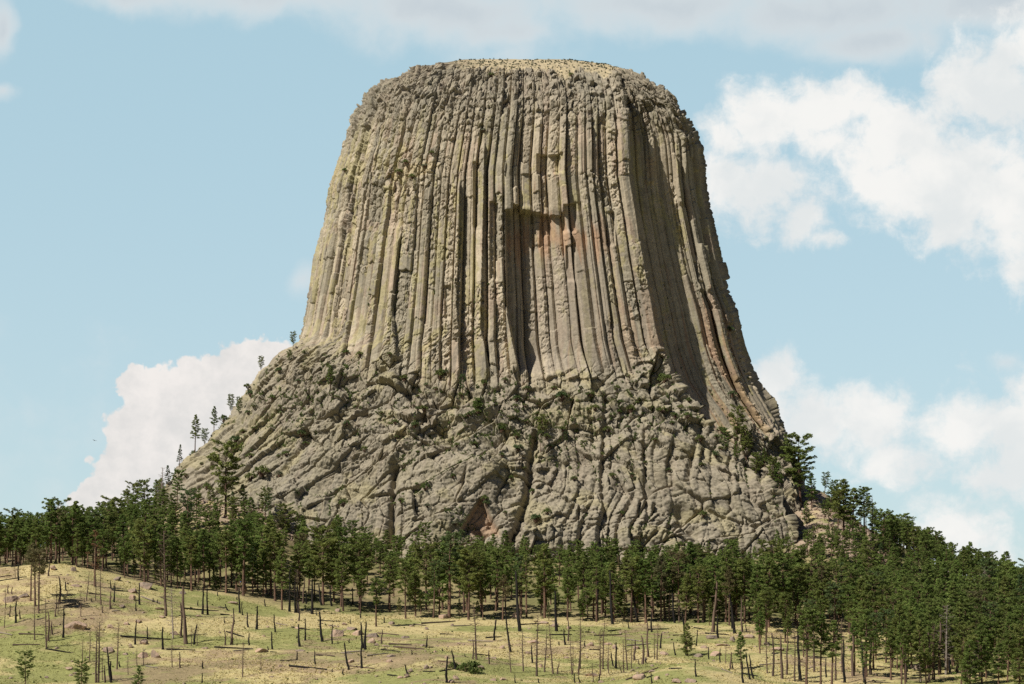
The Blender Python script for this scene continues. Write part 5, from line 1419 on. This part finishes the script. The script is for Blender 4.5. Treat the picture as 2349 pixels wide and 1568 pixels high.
def person(loc, rz, shirt, trousers, label, stride=.12, h=1.74):
    e = empty('person', loc, (0, 0, rz)); e.scale = (h / 1.74,) * 3
    tag(e, label, 'person', 'walkers on the trail')
    pts = [(0, 0, .95), (0, .01, 1.12), (0, .02, 1.36), (0, .01, 1.47), (0, -.01, 1.55), (0, -.015, 1.65), (0, -.01, 1.71), (0, -.10, 1.60)]
    rad = [.13, .12, .135, .055, .062, .085, .06, .018]
    ed = [(0, 1), (1, 2), (2, 3), (3, 4), (4, 5), (5, 6), (4, 7)]
    def chain(start, ps, rs_):
        k_ = start
        for p_, r_ in zip(ps, rs_):
            pts.append(p_); rad.append(r_); ed.append((k_, len(pts) - 1)); k_ = len(pts) - 1
        return k_
    for s_ in (-1, 1):
        chain(0, [(.09 * s_, 0, .90), (.10 * s_, -s_ * stride * .5, .50), (.10 * s_, -s_ * stride + .03, .09), (.10 * s_, -s_ * stride - .12, .035)], [.09, .058, .042, .034])
        w_ = chain(2, [(.18 * s_, .02, 1.40), (.24 * s_, .03 + s_ * .03, 1.13), (.25 * s_, -.06 + s_ * .1, .90), (.25 * s_, -.085 + s_ * .1, .84)], [.055, .042, .03, .032])
        for f in range(4):
            a_ = (f - 1.5) * .02
            chain(w_, [(.25 * s_ + a_ * .3, -.10 + s_ * .1 + a_, .79), (.245 * s_ + a_ * .3, -.095 + s_ * .1 + a_, .755 + abs(f - 1.3) * .008)], [.009, .008])
        chain(w_, [(.235 * s_, -.12 + s_ * .1, .83), (.232 * s_, -.135 + s_ * .1, .80)], [.010, .008])
    skin_obj('body', pts, ed, rad, M_skin, e)
    sp = [(0, 0, .93), (0, .01, 1.12), (0, .02, 1.37), (0, .01, 1.44)]; sr = [.15, .145, .16, .075]; se = [(0, 1), (1, 2), (2, 3)]
    for s_ in (-1, 1):
        sp += [(.18 * s_, .02, 1.40), (.22 * s_, .03, 1.22)]; sr += [.075, .062]; se += [(2, len(sp) - 2), (len(sp) - 2, len(sp) - 1)]
    skin_obj('shirt', sp, se, sr, shirt, e)
    tp = [(0, 0, .97)]; tr_ = [.15]; te_ = []
    for s_ in (-1, 1):
        k_ = 0
        for p_, r_ in (((.09 * s_, 0, .86), .105), ((.10 * s_, -s_ * stride * .5, .50), .075), ((.10 * s_, -s_ * stride + .03, .13), .058)):
            tp.append(p_); tr_.append(r_); te_.append((k_, len(tp) - 1)); k_ = len(tp) - 1
    skin_obj('trousers', tp, te_, tr_, trousers, e)
    skin_obj('hair', [(0, .01, 1.62), (0, .0, 1.71), (0, -.03, 1.735)], [(0, 1), (1, 2)], [.09, .078, .05], M_hair, e)
    return e
for px, py, rz, sh_, tr_, lab in ((563, 1343, 1.4, M_white, M_dark, 'walker in a white shirt beside a boulder under the left pines'), (552, 1342, -1.2, M_blue, M_khaki, 'walker in a blue shirt left of the white shirted one'),
                                (532, 1344, .4, M_red, M_dark, 'walker in a red shirt among the left trunks'), (602, 1340, 2.2, M_white, M_khaki, 'walker in a white shirt near the open trunks left of centre'), (616, 1341, 2.4, M_dark, M_khaki, 'walker in dark clothes beside the one near open trunks')):
    p = on_ground(px, py)
    if p is not None: person(p, rz, sh_, tr_, lab)
p = on_ground(1840, 1180)
if p is not None:
    e = tag(empty('bundle', p, (0, 0, .6)), 'small red and black bundle lying on the rubble right of the pedestal', 'bundle')
    skin_obj('sack', [(-.35, 0, .22), (0, 0, .26), (.4, .05, .2), (.6, .05, .12)], [(0, 1), (1, 2), (2, 3)], [.2, .27, .22, .1], M_red, e, sub=2)
    skin_obj('strap', [(-.45, -.1, .1), (-.1, -.24, .42), (.4, -.1, .36), (.6, -.1, .1)], [(0, 1), (1, 2), (2, 3)], [.05, .05, .05, .05], M_dark, e)
# a bird over the left cloud
def bird(px, py, Y, rz, lab):
    e = tag(empty('bird', ((px - CX) * Y / F, Y, (HY - py) * Y / F), (0, .2, rz)), lab, 'bird')
    skin_obj('body', [(0, -.28, 0), (0, -.12, .02), (0, .12, 0), (0, .3, -.01), (.06, .42, -.01), (-.06, .42, -.01)], [(0, 1), (1, 2), (2, 3), (3, 4), (3, 5)], [.03, .09, .09, .035, .02, .02], M_dark, e, root=1)
    for s_ in (-1, 1):
        mesh_np('wing', [(.05 * s_, -.12, .03), (.45 * s_, -.2, .14), (.85 * s_, -.02, .06), (.42 * s_, .06, .11), (.05 * s_, .14, .02), (.05 * s_, -.12, .0), (.45 * s_, -.2, .11), (.85 * s_, -.02, .045), (.42 * s_, .06, .08), (.05 * s_, .14, -.01)],
                [(0, 1, 3, 4), (1, 2, 3, 3), (5, 8, 6, 5), (5, 9, 8, 5), (6, 8, 7, 6)] and [(0, 1, 3, 4), (5, 9, 8, 6), (1, 2, 7, 6), (2, 3, 8, 7), (0, 1, 6, 5), (3, 4, 9, 8)], M_dark, e, False)
bird(217, 1010, 700, .8, 'dark bird gliding in the blue sky left of the tall cloud')

# ------------------------------------------------------------------ labels: a repeat that shares its words with others is told apart by its place among them
bystem = {}
for rec in PEND: bystem.setdefault(rec[2], []).append(rec)
for stem, recs in bystem.items():
    recs.sort(key=lambda r_: r_[1])
    for i_, (o, px, _, cat, group) in enumerate(recs):
        lab = stem
        if 1 < len(recs) <= 12:
            lab = f"{stem}, {'leftmost' if i_ == 0 else 'rightmost' if i_ == len(recs) - 1 else ORD[i_] + ' from left'}"
        tag(o, ' '.join(lab.split()[:16]), cat, group)
